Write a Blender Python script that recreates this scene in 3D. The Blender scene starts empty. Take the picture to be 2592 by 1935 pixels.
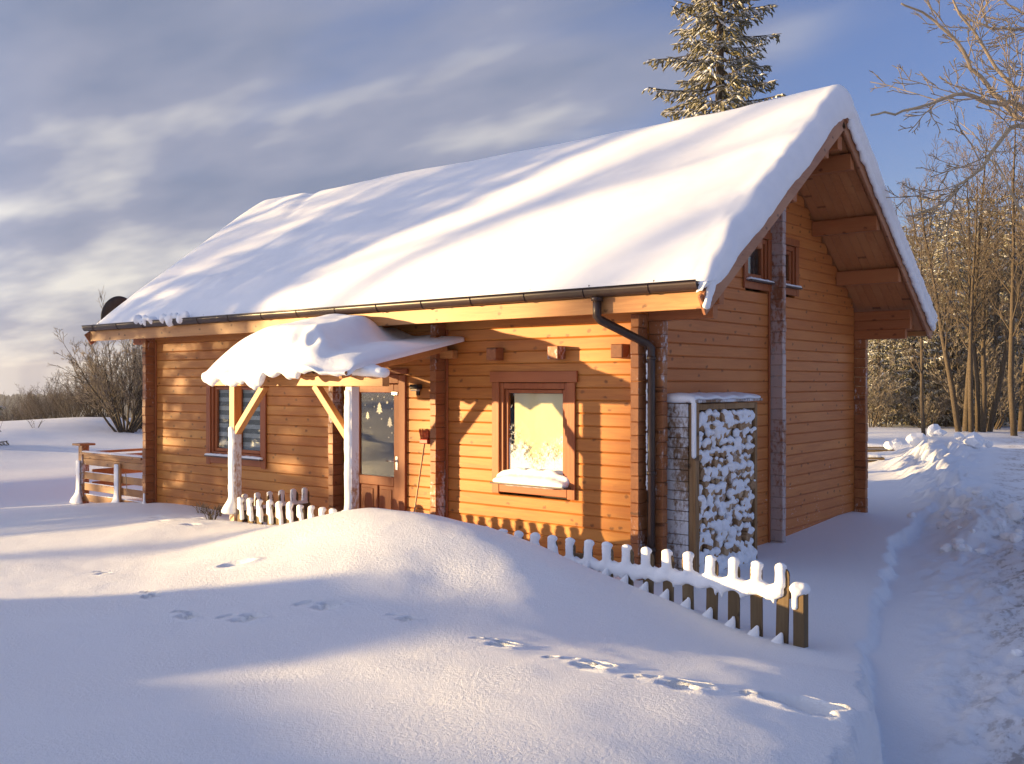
import bpy, bmesh, math, random
import numpy as np
from mathutils import Vector, Matrix

sc = bpy.context.scene
COL = sc.collection
R = math.radians

# ------------------------------------------------------------------ camera
cam_d = bpy.data.cameras.new('camera')
cam = bpy.data.objects.new('camera', cam_d); COL.objects.link(cam)
cam.location = (5.4443, -8.8605, 1.73)
cam.rotation_euler = (R(90.0), 0, R(39.5))
cam_d.sensor_width = 36; cam_d.lens = 2470 / 2592 * 36
cam_d.clip_start = 0.1; cam_d.clip_end = 6000
sc.camera = cam

# ------------------------------------------------------------------ light
SUN_EL, SUN_AZ = R(4.0), R(53)          # azimuth measured from -Y towards -X
S_DIR = Vector((-math.sin(SUN_AZ) * math.cos(SUN_EL), -math.cos(SUN_AZ) * math.cos(SUN_EL), math.sin(SUN_EL)))
sun_d = bpy.data.lights.new('sun', 'SUN')
sun_d.energy = 5.0; sun_d.angle = R(0.55); sun_d.color = (1.0, 0.70, 0.32)
sun = bpy.data.objects.new('sun', sun_d); COL.objects.link(sun)
sun.rotation_euler = S_DIR.to_track_quat('Z', 'Y').to_euler()
sun.location = (-30, -25, 20)

SKY_STRENGTH = 0.085
def build_world():
    w = bpy.data.worlds.new('World'); sc.world = w; w.use_nodes = True
    nt = w.node_tree; nt.nodes.clear()
    N = lambda t, **k: _node(nt, t, k)
    L = nt.links.new
    tc = N('ShaderNodeTexCoord')
    sep = N('ShaderNodeSeparateXYZ'); L(tc.outputs['Generated'], sep.inputs[0])
    zc = N('ShaderNodeMath', operation='MAXIMUM'); L(sep.outputs[2], zc.inputs[0]); zc.inputs[1].default_value = 0.012
    comb = N('ShaderNodeCombineXYZ'); L(sep.outputs[0], comb.inputs[0]); L(sep.outputs[1], comb.inputs[1]); L(zc.outputs[0], comb.inputs[2])
    sky = N('ShaderNodeTexSky'); sky.sky_type = 'NISHITA'; sky.sun_disc = False
    sky.sun_elevation = SUN_EL
    # the node's sun stands at +Y for rotation 0 and turns clockwise seen from above
    sky.sun_rotation = math.atan2(S_DIR.x, S_DIR.y)
    sky.air_density = 1.0; sky.dust_density = 0.6; sky.ozone_density = 1.6
    L(comb.outputs[0], sky.inputs['Vector'])
    tint = N('ShaderNodeMix', data_type='RGBA', blend_type='MULTIPLY'); tint.inputs[0].default_value = 1
    L(sky.outputs[0], tint.inputs[6]); tint.inputs[7].default_value = (0.84, 0.88, 1.48, 1)
    # clouds: a flat layer seen in perspective
    zz = N('ShaderNodeMath', operation='ADD'); L(zc.outputs[0], zz.inputs[0]); zz.inputs[1].default_value = 0.16
    dx = N('ShaderNodeMath', operation='DIVIDE'); L(sep.outputs[0], dx.inputs[0]); L(zz.outputs[0], dx.inputs[1])
    dy = N('ShaderNodeMath', operation='DIVIDE'); L(sep.outputs[1], dy.inputs[0]); L(zz.outputs[0], dy.inputs[1])
    pc = N('ShaderNodeCombineXYZ'); L(dx.outputs[0], pc.inputs[0]); L(dy.outputs[0], pc.inputs[1])
    mp = N('ShaderNodeMapping'); mp.inputs['Rotation'].default_value = (0, 0, R(-42)); mp.inputs['Scale'].default_value = (0.55, 1.15, 1)
    mp.inputs['Location'].default_value = (0.35, 0.55, 0)
    L(pc.outputs[0], mp.inputs['Vector'])
    n1 = N('ShaderNodeTexNoise'); n1.inputs['Scale'].default_value = 1.25; n1.inputs['Detail'].default_value = 4; n1.inputs['Roughness'].default_value = 0.49; n1.inputs['Distortion'].default_value = 0.35
    L(mp.outputs[0], n1.inputs['Vector'])
    # the cloud sheet thins out towards the north-east (away from the weather side)
    dot = N('ShaderNodeVectorMath', operation='DOT_PRODUCT'); L(tc.outputs['Generated'], dot.inputs[0]); dot.inputs[1].default_value = (-0.772, -0.636, 0.0)
    cov = N('ShaderNodeMapRange'); L(dot.outputs['Value'], cov.inputs[0])
    cov.inputs[1].default_value = -0.32; cov.inputs[2].default_value = 0.30; cov.inputs[3].default_value = -0.20; cov.inputs[4].default_value = 0.25
    lowc = N('ShaderNodeMapRange'); L(zc.outputs[0], lowc.inputs[0]); lowc.inputs[1].default_value = 0.0; lowc.inputs[2].default_value = 0.14; lowc.inputs[3].default_value = 0.16; lowc.inputs[4].default_value = 0.0
    cov2 = N('ShaderNodeMath', operation='ADD'); L(cov.outputs[0], cov2.inputs[0]); L(lowc.outputs[0], cov2.inputs[1])
    ad = N('ShaderNodeMath', operation='ADD'); L(n1.outputs['Fac'], ad.inputs[0]); L(cov2.outputs[0], ad.inputs[1])
    fac = N('ShaderNodeMapRange', interpolation_type='SMOOTHSTEP'); L(ad.outputs[0], fac.inputs[0])
    fac.inputs[1].default_value = 0.32; fac.inputs[2].default_value = 0.68; fac.inputs[4].default_value = 0.94
    n2 = N('ShaderNodeTexNoise'); n2.inputs['Scale'].default_value = 1.9; n2.inputs['Detail'].default_value = 4; n2.inputs['Roughness'].default_value = 0.52
    mp2 = N('ShaderNodeMapping'); mp2.inputs['Location'].default_value = (3.1, 1.7, 0); L(mp.outputs[0], mp2.inputs['Vector']); L(mp2.outputs[0], n2.inputs['Vector'])
    lowb = N('ShaderNodeMapRange'); L(zc.outputs[0], lowb.inputs[0]); lowb.inputs[1].default_value = 0.03; lowb.inputs[2].default_value = 0.26; lowb.inputs[3].default_value = 0.10; lowb.inputs[4].default_value = 0.0
    nb = N('ShaderNodeMath', operation='ADD'); L(n2.outputs['Fac'], nb.inputs[0]); L(lowb.outputs[0], nb.inputs[1])
    cr = N('ShaderNodeValToRGB'); L(nb.outputs[0], cr.inputs[0])
    e = cr.color_ramp.elements
    g = 1 / SKY_STRENGTH
    e[0].position = 0.36; e[0].color = (0.080 * g, 0.096 * g, 0.142 * g, 1)
    e[1].position = 0.74; e[1].color = (0.29 * g, 0.278 * g, 0.262 * g, 1)
    m = cr.color_ramp.elements.new(0.53); m.color = (0.118 * g, 0.127 * g, 0.168 * g, 1)
    sd = N('ShaderNodeVectorMath', operation='DOT_PRODUCT'); L(tc.outputs['Generated'], sd.inputs[0]); sd.inputs[1].default_value = tuple(S_DIR)
    glow = N('ShaderNodeMapRange', interpolation_type='SMOOTHSTEP'); L(sd.outputs['Value'], glow.inputs[0])
    glow.inputs[1].default_value = 0.42; glow.inputs[2].default_value = 1.0; glow.inputs[3].default_value = 1.0; glow.inputs[4].default_value = 3.4
    cg = N('ShaderNodeVectorMath', operation='SCALE'); L(cr.outputs[0], cg.inputs[0]); L(glow.outputs[0], cg.inputs['Scale'])
    mix = N('ShaderNodeMix', data_type='RGBA'); L(fac.outputs[0], mix.inputs[0]); L(tint.outputs[2], mix.inputs[6]); L(cg.outputs[0], mix.inputs[7])
    bg = N('ShaderNodeBackground'); bg.inputs['Strength'].default_value = SKY_STRENGTH
    L(mix.outputs[2], bg.inputs['Color'])
    out = N('ShaderNodeOutputWorld'); L(bg.outputs[0], out.inputs['Surface'])

def _node(nt, t, k):
    n = nt.nodes.new(t)
    for a, b in k.items(): setattr(n, a, b)
    return n
build_world()
vs = sc.view_settings
vs.view_transform = 'Standard'; vs.look = 'None'; vs.exposure = 1.52; vs.gamma = 1.0
sc.render.engine = 'CYCLES'
sc.cycles.use_denoising = True
sc.cycles.max_bounces = 6; sc.cycles.diffuse_bounces = 3; sc.cycles.glossy_bounces = 3
sc.cycles.transparent_max_bounces = 12
sc.cycles.sample_clamp_indirect = 6

# ------------------------------------------------------------------ helpers
W = {}                                   # world matrix of each object
def link(o, parent=None, mat=None):
    COL.objects.link(o)
    w = mat if mat is not None else Matrix.Identity(4)
    W[o.name] = w
    if mat is not None: o.matrix_basis = w
    if parent is not None:
        o.parent = parent
        o.matrix_parent_inverse = W[parent.name].inverted()
    return o

def tag(o, label=None, cat=None, group=None, kind=None):
    if label: o['label'] = label
    if cat: o['category'] = cat
    if group: o['group'] = group
    if kind: o['kind'] = kind
    return o

def thing(name, loc, label, cat, group=None):
    e = bpy.data.objects.new(name, None); e.empty_display_size = 0.2
    link(e, None, Matrix.Translation(loc)); tag(e, label, cat, group)
    return e

def mesh(name, V, F, mats, smooth=False, midx=None):
    me = bpy.data.meshes.new(name)
    if isinstance(V, np.ndarray): V = V.tolist()
    me.from_pydata(V, [], F)
    for m in (mats if isinstance(mats, (list, tuple)) else [mats]): me.materials.append(m)
    if midx is not None: me.polygons.foreach_set('material_index', midx)
    if smooth: me.polygons.foreach_set('use_smooth', [True] * len(F))
    me.update()
    return me

def mobj(name, V, F, mat, parent=None, smooth=False, matrix=None, midx=None):
    return link(bpy.data.objects.new(name, mesh(name, V, F, mat, smooth, midx)), parent, matrix)

def cbox(sx, sy, sz, c):
    """chamfered box centred on the origin"""
    V = []; idx = {}
    h = (sx / 2, sy / 2, sz / 2)
    c = min(c, 0.45 * min(sx, sy, sz))
    for i in (-1, 1):
        for j in (-1, 1):
            for k in (-1, 1):
                s = (i, j, k)
                for a in range(3):           # the vertex that belongs to the face along axis a
                    p = [s[b] * (h[b] if b == a else h[b] - c) for b in range(3)]
                    idx[(i, j, k, a)] = len(V); V.append(p)
    F = []
    def quad(q):
        a, b, cc, d = [Vector(V[t]) for t in q]
        n = (b - a).cross(cc - a)
        ctr = (a + b + cc + d) / 4
        F.append(q if n.dot(ctr) > 0 else q[::-1])
    for a in range(3):
        b, d = [t for t in range(3) if t != a]
        for s in (-1, 1):
            q = []
            for (u, v) in ((-1, -1), (1, -1), (1, 1), (-1, 1)):
                k = [0, 0, 0]; k[a] = s; k[b] = u; k[d] = v
                q.append(idx[(k[0], k[1], k[2], a)])
            quad(q)
    for a in range(3):                        # edges parallel to axis a
        b, d = [t for t in range(3) if t != a]
        for u in (-1, 1):
            for v in (-1, 1):
                k0 = [0, 0, 0]; k0[a] = -1; k0[b] = u; k0[d] = v
                k1 = list(k0); k1[a] = 1
                quad([idx[(*k0, b)], idx[(*k1, b)], idx[(*k1, d)], idx[(*k0, d)]])
    for i in (-1, 1):
        for j in (-1, 1):
            for k in (-1, 1):
                t = [idx[(i, j, k, 0)], idx[(i, j, k, 1)], idx[(i, j, k, 2)]]
                F.append(t if i * j * k > 0 else t[::-1])
    return V, F

def box(name, x0, x1, y0, y1, z0, z1, mat, parent=None, c=0.006):
    V, F = cbox(x1 - x0, y1 - y0, z1 - z0, c)
    o = ((x0 + x1) / 2, (y0 + y1) / 2, (z0 + z1) / 2)
    return mobj(name, V, F, mat, parent, matrix=Matrix.Translation(o))

def beam(name, a, b, w, h, mat, parent=None, c=0.006, up=(0, 0, 1)):
    """a squared timber from a to b, w wide, h high"""
    a, b = Vector(a), Vector(b)
    d = (b - a); L = d.length; d.normalize()
    u = Vector(up); s = d.cross(u)
    if s.length < 1e-4: s = Vector((1, 0, 0))
    s.normalize(); u = s.cross(d)
    V, F = cbox(L, w, h, c)
    M = Matrix.Identity(4)
    for r_ in range(3):
        M[r_][0] = d[r_]; M[r_][1] = s[r_] * -1; M[r_][2] = u[r_]
        M[r_][3] = (a[r_] + b[r_]) / 2
    return mobj(name, V, F, mat, parent, matrix=M)

class TB:
    """collects tubes and other shapes into one mesh"""
    def __init__(s): s.V = []; s.F = []; s.M = []
    def tube(s, pts, rad, n=6, mi=0, cap=True):
        base = len(s.V); k = len(pts)
        prev = None
        for i in range(k):
            p = pts[i]
            if i == 0: d = [pts[1][j] - p[j] for j in range(3)]
            elif i == k - 1: d = [p[j] - pts[i - 1][j] for j in range(3)]
            else: d = [pts[i + 1][j] - pts[i - 1][j] for j in range(3)]
            l = math.sqrt(d[0] ** 2 + d[1] ** 2 + d[2] ** 2) or 1
            d = (d[0] / l, d[1] / l, d[2] / l)
            if prev is None:
                a = (0, 0, 1) if abs(d[2]) < 0.9 else (1, 0, 0)
            else: a = prev
            u = (a[1] * d[2] - a[2] * d[1], a[2] * d[0] - a[0] * d[2], a[0] * d[1] - a[1] * d[0])
            l = math.sqrt(u[0] ** 2 + u[1] ** 2 + u[2] ** 2) or 1
            u = (u[0] / l, u[1] / l, u[2] / l)
            v = (d[1] * u[2] - d[2] * u[1], d[2] * u[0] - d[0] * u[2], d[0] * u[1] - d[1] * u[0])
            prev = v
            prev = (d[1] * u[2] - d[2] * u[1], d[2] * u[0] - d[0] * u[2], d[0] * u[1] - d[1] * u[0])
            r_ = rad[i] if hasattr(rad, '__len__') else rad
            for t in range(n):
                an = 2 * math.pi * t / n
                cs, sn = math.cos(an) * r_, math.sin(an) * r_
                s.V.append((p[0] + u[0] * cs + v[0] * sn, p[1] + u[1] * cs + v[1] * sn, p[2] + u[2] * cs + v[2] * sn))
        for i in range(k - 1):
            for t in range(n):
                a0 = base + i * n + t; a1 = base + i * n + (t + 1) % n
                s.F.append((a0, a1, a1 + n, a0 + n)); s.M.append(mi)
        if cap:
            s.F.append(tuple(base + t for t in range(n))[::-1]); s.M.append(mi)
            s.F.append(tuple(base + (k - 1) * n + t for t in range(n))); s.M.append(mi)
    def add(s, V, F, mi=0):
        b = len(s.V); s.V.extend(V); s.F.extend([tuple(b + i for i in f) for f in F]); s.M.extend([mi] * len(F))
    def build(s, name, mats, parent=None, smooth=True, matrix=None):
        return mobj(name, s.V, s.F, mats, parent, smooth, matrix, s.M)

_bm = bmesh.new(); bmesh.ops.create_icosphere(_bm, subdivisions=2, radius=1)
ICO_V = np.array([v.co[:] for v in _bm.verts]); ICO_F = [tuple(v.index for v in f.verts) for f in _bm.faces]; _bm.free()

def blobs(name, items, mat, voxel=0.02, smooth=4, parent=None, boxes=(), rough=0.0):
    """soft snow: ellipsoids and boxes fused by a voxel remesh"""
    V = []; F = []
    for (c, r_) in items:
        b = len(V)
        rr = (r_, r_, r_) if not hasattr(r_, '__len__') else r_
        V.extend((ICO_V * np.array(rr) + np.array(c)).tolist())
        F.extend([tuple(b + i for i in f) for f in ICO_F])
    for (x0, x1, y0, y1, z0, z1) in boxes:
        b = len(V)
        v, f = cbox(x1 - x0, y1 - y0, z1 - z0, 0.3 * min(x1 - x0, y1 - y0, z1 - z0))
        V.extend([(p[0] + (x0 + x1) / 2, p[1] + (y0 + y1) / 2, p[2] + (z0 + z1) / 2) for p in v])
        F.extend([tuple(b + i for i in q) for q in f])
    o = mobj(name, V, F, mat, parent, True)
    m = o.modifiers.new('fuse', 'REMESH'); m.mode = 'VOXEL'; m.voxel_size = voxel; m.use_smooth_shade = True
    if smooth:
        m = o.modifiers.new('soften', 'SMOOTH'); m.factor = 0.5; m.iterations = smooth
    if rough:
        t = bpy.data.textures.get('lumps') or bpy.data.textures.new('lumps', 'CLOUDS'); t.noise_scale = 0.12
        m = o.modifiers.new('lumps', 'DISPLACE'); m.texture = t; m.strength = rough; m.texture_coords = 'GLOBAL'
    return o

def hash2(ix, iy, seed):
    n = (ix.astype(np.int64) * 374761393 + iy.astype(np.int64) * 668265263 + seed * 974711) & 0x7fffffff
    n = ((n ^ (n >> 13)) * 1274126177) & 0x7fffffff
    return ((n ^ (n >> 16)) & 0xffff) / 65535.0
def vnoise(x, y, seed=0):
    ix = np.floor(x); iy = np.floor(y); fx = x - ix; fy = y - iy
    fx = fx * fx * fx * (fx * (fx * 6 - 15) + 10); fy = fy * fy * fy * (fy * (fy * 6 - 15) + 10)
    a = hash2(ix, iy, seed); b = hash2(ix + 1, iy, seed); c = hash2(ix, iy + 1, seed); d = hash2(ix + 1, iy + 1, seed)
    return (a * (1 - fx) + b * fx) * (1 - fy) + (c * (1 - fx) + d * fx) * fy - 0.5
def fbm(x, y, seed=0, octv=4, gain=0.5):
    s = 0; a = 1.0
    for i in range(octv):
        s = s + a * vnoise(x * 2 ** i + 13.7 * i, y * 2 ** i - 7.1 * i, seed + i); a *= gain
    return s
def sstep(a, b, x):
    t = np.clip((x - a) / (b - a), 0, 1); return t * t * (3 - 2 * t)

# ------------------------------------------------------------------ materials
def new_mat(name):
    m = bpy.data.materials.new(name); m.use_nodes = True
    nt = m.node_tree; nt.nodes.clear()
    out = nt.nodes.new('ShaderNodeOutputMaterial'); b = nt.nodes.new('ShaderNodeBsdfPrincipled')
    nt.links.new(b.outputs[0], out.inputs[0])
    return m, nt, b
def noise(nt, vec, scale, detail=4, rough=0.55, dist=0.0):
    n = nt.nodes.new('ShaderNodeTexNoise'); n.inputs['Scale'].default_value = scale; n.inputs['Detail'].default_value = detail
    n.inputs['Roughness'].default_value = rough; n.inputs['Distortion'].default_value = dist
    nt.links.new(vec, n.inputs['Vector']); return n
def mapr(nt, val, a, b, c=0.0, d=1.0, smooth=True):
    m = nt.nodes.new('ShaderNodeMapRange'); m.interpolation_type = 'SMOOTHSTEP' if smooth else 'LINEAR'
    nt.links.new(val, m.inputs[0])
    for i, v in enumerate((a, b, c, d)): m.inputs[i + 1].default_value = v
    return m.outputs[0]
def mixc(nt, fac, a, b, blend='MIX'):
    m = nt.nodes.new('ShaderNodeMix'); m.data_type = 'RGBA'; m.blend_type = blend
    if isinstance(fac, (int, float)): m.inputs[0].default_value = fac
    else: nt.links.new(fac, m.inputs[0])
    for i, v in ((6, a), (7, b)):
        if isinstance(v, tuple): m.inputs[i].default_value = (*v, 1)
        else: nt.links.new(v, m.inputs[i])
    return m.outputs[2]
def math2(nt, op, a, b=None):
    m = nt.nodes.new('ShaderNodeMath'); m.operation = op
    for i, v in enumerate((a, b)):
        if v is None: continue
        if isinstance(v, (int, float)): m.inputs[i].default_value = v
        else: nt.links.new(v, m.inputs[i])
    return m.outputs[0]
def pos(nt, scale=(1, 1, 1), obj=False, loc=(0, 0, 0)):
    if obj: g = nt.nodes.new('ShaderNodeTexCoord').outputs['Object']
    else: g = nt.nodes.new('ShaderNodeNewGeometry').outputs['Position']
    m = nt.nodes.new('ShaderNodeMapping'); m.inputs['Scale'].default_value = scale; m.inputs['Location'].default_value = loc
    nt.links.new(g, m.inputs['Vector']); return m.outputs[0]
def bump(nt, b, h, strength, dist):
    n = nt.nodes.new('ShaderNodeBump'); n.inputs['Strength'].default_value = strength; n.inputs['Distance'].default_value = dist
    nt.links.new(h, n.inputs['Height']); nt.links.new(n.outputs[0], b.inputs['Normal']); return n

def snow_mat(name, fine=0.5, col=(0.93, 0.94, 0.965), coarse=14, dirt=False):
    m, nt, b = new_mat(name)
    p = pos(nt)
    n1 = noise(nt, p, 130 if dirt else 85, 3, 0.7); n2 = noise(nt, p, coarse, 5, 0.62); n0 = noise(nt, p, 1.1, 2, 0.5)
    h = math2(nt, 'ADD', math2(nt, 'MULTIPLY', n1.outputs['Fac'], 0.55), math2(nt, 'MULTIPLY', n2.outputs['Fac'], mapr(nt, n0.outputs['Fac'], 0.3, 0.7, 0.35, 1.1)))
    c = mixc(nt, mapr(nt, n2.outputs['Fac'], 0.35, 0.65), tuple(0.97 * v for v in col), col)
    b.inputs['Roughness'].default_value = 0.55
    b.inputs['Specular IOR Level'].default_value = 0.25
    b.inputs['Sheen Weight'].default_value = 0.05
    if dirt:
        # grit of the driven lane: soil showing through, lying right of the shovelled bank
        g = nt.nodes.new('ShaderNodeNewGeometry'); s = nt.nodes.new('ShaderNodeSeparateXYZ'); nt.links.new(g.outputs['Position'], s.inputs[0])
        xa = math2(nt, 'ADD', s.outputs[0], math2(nt, 'MULTIPLY', s.outputs[1], 0.22))
        lane = mapr(nt, xa, 2.9, 3.7)
        lim = mapr(nt, s.outputs[1], -7.5, -3.5)
        n3 = noise(nt, pos(nt, (1.0, 0.45, 1)), 2.3, 5, 0.62); n4 = noise(nt, pos(nt, (1.3, 0.55, 1)), 9, 5, 0.68)
        sp = math2(nt, 'MULTIPLY', mapr(nt, n3.outputs['Fac'], 0.42, 0.60), mapr(nt, n4.outputs['Fac'], 0.46, 0.60))
        fac = math2(nt, 'MULTIPLY', math2(nt, 'MULTIPLY', sp, lane), lim)
        c = mixc(nt, math2(nt, 'MULTIPLY', fac, 0.85), c, (0.17, 0.13, 0.10))
        tint = math2(nt, 'MULTIPLY', math2(nt, 'MULTIPLY', mapr(nt, n3.outputs['Fac'], 0.35, 0.7), lane), 0.38)
        c = mixc(nt, tint, c, (0.62, 0.56, 0.52))
    nt.links.new(c, b.inputs['Base Color']) if not isinstance(c, tuple) else None
    bump(nt, b, h, fine, 0.02)
    return m

def wood_mat(name, axis, base, dark, light, frost=0.0, knots=True, rough=0.5, streaks=0.0, spec=0.35, famt=0.85):
    """stained boards; grain along the given axis"""
    m, nt, b = new_mat(name)
    g1 = {'x': (0.9, 14, 14), 'y': (14, 0.9, 14), 'z': (14, 14, 0.9)}[axis]
    oi = nt.nodes.new('ShaderNodeObjectInfo')
    rnd = oi.outputs['Random']
    base_v = nt.nodes.new('ShaderNodeNewGeometry').outputs['Position']
    off = nt.nodes.new('ShaderNodeVectorMath'); off.operation = 'SCALE'
    cmb = nt.nodes.new('ShaderNodeCombineXYZ')
    for i in range(3): nt.links.new(rnd, cmb.inputs[i])
    nt.links.new(cmb.outputs[0], off.inputs[0]); off.inputs['Scale'].default_value = 37.0
    add = nt.nodes.new('ShaderNodeVectorMath'); add.operation = 'ADD'
    nt.links.new(base_v, add.inputs[0]); nt.links.new(off.outputs[0], add.inputs[1])
    def mp(s):
        q = nt.nodes.new('ShaderNodeMapping'); q.inputs['Scale'].default_value = s
        nt.links.new(add.outputs[0], q.inputs['Vector']); return q.outputs[0]
    gn = noise(nt, mp(g1), 2.4, 5, 0.6, 0.6)
    c = mixc(nt, mapr(nt, gn.outputs['Fac'], 0.30, 0.72), dark, base)
    bl = noise(nt, mp(tuple(v * 0.16 + 0.4 for v in g1)), 1.2, 3, 0.5)
    c = mixc(nt, mapr(nt, bl.outputs['Fac'], 0.42, 0.72), c, light)
    c = mixc(nt, mapr(nt, rnd, 0, 1, 0.0, 0.55, False), c, dark)
    if knots:
        sx = nt.nodes.new('ShaderNodeSeparateXYZ'); nt.links.new(add.outputs[0], sx.inputs[0])
        along, across = {'x': (0, 2), 'y': (1, 2), 'z': (2, 0)}[axis]
        kv = nt.nodes.new('ShaderNodeCombineXYZ')
        wn = noise(nt, mp((7, 7, 7)), 3.0, 3, 0.6)
        nt.links.new(math2(nt, 'ADD', math2(nt, 'MULTIPLY', sx.outputs[along], 0.62), math2(nt, 'MULTIPLY', wn.outputs['Fac'], 0.030)), kv.inputs[0])
        nt.links.new(math2(nt, 'ADD', math2(nt, 'MULTIPLY', sx.outputs[across], 0.95), math2(nt, 'MULTIPLY', wn.outputs['Fac'], 0.05)), kv.inputs[1])
        vo = nt.nodes.new('ShaderNodeTexVoronoi'); vo.voronoi_dimensions = '2D'; vo.inputs['Scale'].default_value = 6.0; nt.links.new(kv.outputs[0], vo.inputs['Vector'])
        pick = nt.nodes.new('ShaderNodeSeparateColor'); nt.links.new(vo.outputs['Color'], pick.inputs[0])
        sel = mapr(nt, pick.outputs[0], 0.48, 0.56, 0, 1)
        kn = math2(nt, 'MULTIPLY', mapr(nt, vo.outputs['Distance'], 0.04, 0.15, 1, 0), sel)
        c = mixc(nt, math2(nt, 'MULTIPLY', kn, 0.85), c, tuple(v * 0.38 for v in dark))
    h = gn.outputs['Fac']
    if frost > 0 or streaks > 0:
        f1 = noise(nt, pos(nt, (1, 1, 0.55)), 26, 5, 0.7); f2 = noise(nt, pos(nt, (1, 1, 0.35)), 3.2, 3, 0.5)
        if frost > 0:
            fr = mapr(nt, math2(nt, 'ADD', math2(nt, 'MULTIPLY', f1.outputs['Fac'], 0.55), math2(nt, 'MULTIPLY', f2.outputs['Fac'], 0.6)), 0.74 - 0.36 * frost, 0.86 - 0.30 * frost)
            c = mixc(nt, math2(nt, 'MULTIPLY', fr, famt), c, (0.78, 0.80, 0.85))
        if streaks > 0:
            f3 = noise(nt, pos(nt, (5, 5, 16)), 2.2, 5, 0.72); f4 = noise(nt, pos(nt), 1.7, 2, 0.5)
            ge = nt.nodes.new('ShaderNodeNewGeometry'); sz = nt.nodes.new('ShaderNodeSeparateXYZ'); nt.links.new(ge.outputs['Position'], sz.inputs[0])
            low = mapr(nt, sz.outputs[2], 1.9, 0.0, 0.0, 0.085, False)
            st = math2(nt, 'ADD', math2(nt, 'ADD', f3.outputs['Fac'], math2(nt, 'MULTIPLY', f4.outputs['Fac'], 0.22)), low)
            c = mixc(nt, math2(nt, 'MULTIPLY', mapr(nt, st, 0.83, 0.88), streaks), c, (0.80, 0.81, 0.86))
    nt.links.new(c, b.inputs['Base Color'])
    b.inputs['Roughness'].default_value = rough; b.inputs['Specular IOR Level'].default_value = spec
    bump(nt, b, h, 0.35, 0.004)
    return m

def plain(name, col, rough=0.5, metal=0.0, var=0.25, scale=8, spec=0.4):
    m, nt, b = new_mat(name)
    n = noise(nt, pos(nt), scale, 5, 0.6)
    c = mixc(nt, mapr(nt, n.outputs['Fac'], 0.3, 0.7), tuple(v * (1 - var) for v in col), col)
    nt.links.new(c, b.inputs['Base Color'])
    b.inputs['Roughness'].default_value = rough; b.inputs['Metallic'].default_value = metal; b.inputs['Specular IOR Level'].default_value = spec
    return m

LB, LD, LL = (0.59, 0.232, 0.045), (0.45, 0.145, 0.027), (0.65, 0.29, 0.066)
M = {}
M['snow'] = snow_mat('snow', 0.35)
M['ground_snow'] = snow_mat('ground_snow', 0.75, coarse=36, dirt=True)
M['roof_snow'] = snow_mat('roof_snow', 0.18, coarse=6)
M['log_x'] = wood_mat('log_x', 'x', LB, LD, LL, streaks=0.0)
M['log_y'] = wood_mat('log_y', 'y', (0.60, 0.205, 0.049), (0.48, 0.145, 0.034), (0.64, 0.235, 0.060), streaks=0.9)
M['log_end'] = wood_mat('log_end', 'y', (0.40, 0.145, 0.05), (0.26, 0.085, 0.03), (0.45, 0.18, 0.065), frost=0.33)
M['log_end_frost'] = wood_mat('log_end_frost', 'z', (0.33, 0.13, 0.06), (0.24, 0.09, 0.04), (0.38, 0.16, 0.08), frost=0.80, famt=0.42)
M['trim'] = wood_mat('trim', 'z', (0.40, 0.115, 0.034), (0.31, 0.080, 0.024), (0.44, 0.14, 0.045), knots=False)
M['trim_x'] = wood_mat('trim_x', 'x', (0.40, 0.115, 0.034), (0.31, 0.080, 0.024), (0.44, 0.14, 0.045), knots=False)
M['beam_x'] = wood_mat('beam_x', 'x', (0.60, 0.29, 0.095), (0.46, 0.19, 0.06), (0.66, 0.34, 0.13))
M['beam_z'] = wood_mat('beam_z', 'z', (0.60, 0.29, 0.095), (0.46, 0.19, 0.06), (0.66, 0.34, 0.13))
M['soffit'] = wood_mat('soffit', 'y', (0.54, 0.225, 0.085), (0.44, 0.165, 0.06), (0.58, 0.26, 0.10), spec=0.2)
M['purlin'] = wood_mat('purlin', 'x', (0.46, 0.165, 0.06), (0.37, 0.12, 0.042), (0.50, 0.19, 0.07), spec=0.2)
M['barge'] = wood_mat('barge', 'y', (0.44, 0.20, 0.10), (0.35, 0.14, 0.065), (0.48, 0.23, 0.12), frost=0.12)
M['picket'] = wood_mat('picket', 'z', (0.19, 0.125, 0.062), (0.11, 0.07, 0.035), (0.23, 0.16, 0.085), rough=0.8, frost=0.10)
M['rack'] = wood_mat('rack', 'z', (0.42, 0.24, 0.10), (0.20, 0.11, 0.05), (0.46, 0.28, 0.13), rough=0.7, frost=0.10)
M['rack_x'] = wood_mat('rack_x', 'x', (0.26, 0.15, 0.08), (0.18, 0.10, 0.05), (0.32, 0.20, 0.11), rough=0.7, frost=0.78)
M['deck_x'] = wood_mat('deck_x', 'x', (0.47, 0.22, 0.085), (0.36, 0.15, 0.055), (0.52, 0.27, 0.11), frost=0.14)
M['deck_z'] = wood_mat('deck_z', 'z', (0.47, 0.22, 0.085), (0.36, 0.15, 0.055), (0.52, 0.27, 0.11), frost=0.45)
M['post_frost'] = wood_mat('post_frost', 'z', (0.46, 0.24, 0.10), (0.36, 0.17, 0.07), (0.5, 0.28, 0.12), frost=0.85)
M['metal'] = plain('gutter_metal', (0.052, 0.030, 0.024), 0.35, 0.0, 0.2)
M['chimney'] = plain('chimney_metal', (0.055, 0.045, 0.042), 0.6, 0.2, 0.3)
M['steel'] = plain('steel', (0.72, 0.71, 0.70), 0.22, 1.0, 0.1)
M['sheet'] = plain('canopy_sheet', (0.20, 0.085, 0.045), 0.5, 0.0, 0.3)
M['dark'] = plain('dark_inside', (0.035, 0.028, 0.026), 0.8)  # near-black: the darkness of unlit rooms put into the colour
M['gasket'] = plain('gasket', (0.03, 0.02, 0.018), 0.6)
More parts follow.
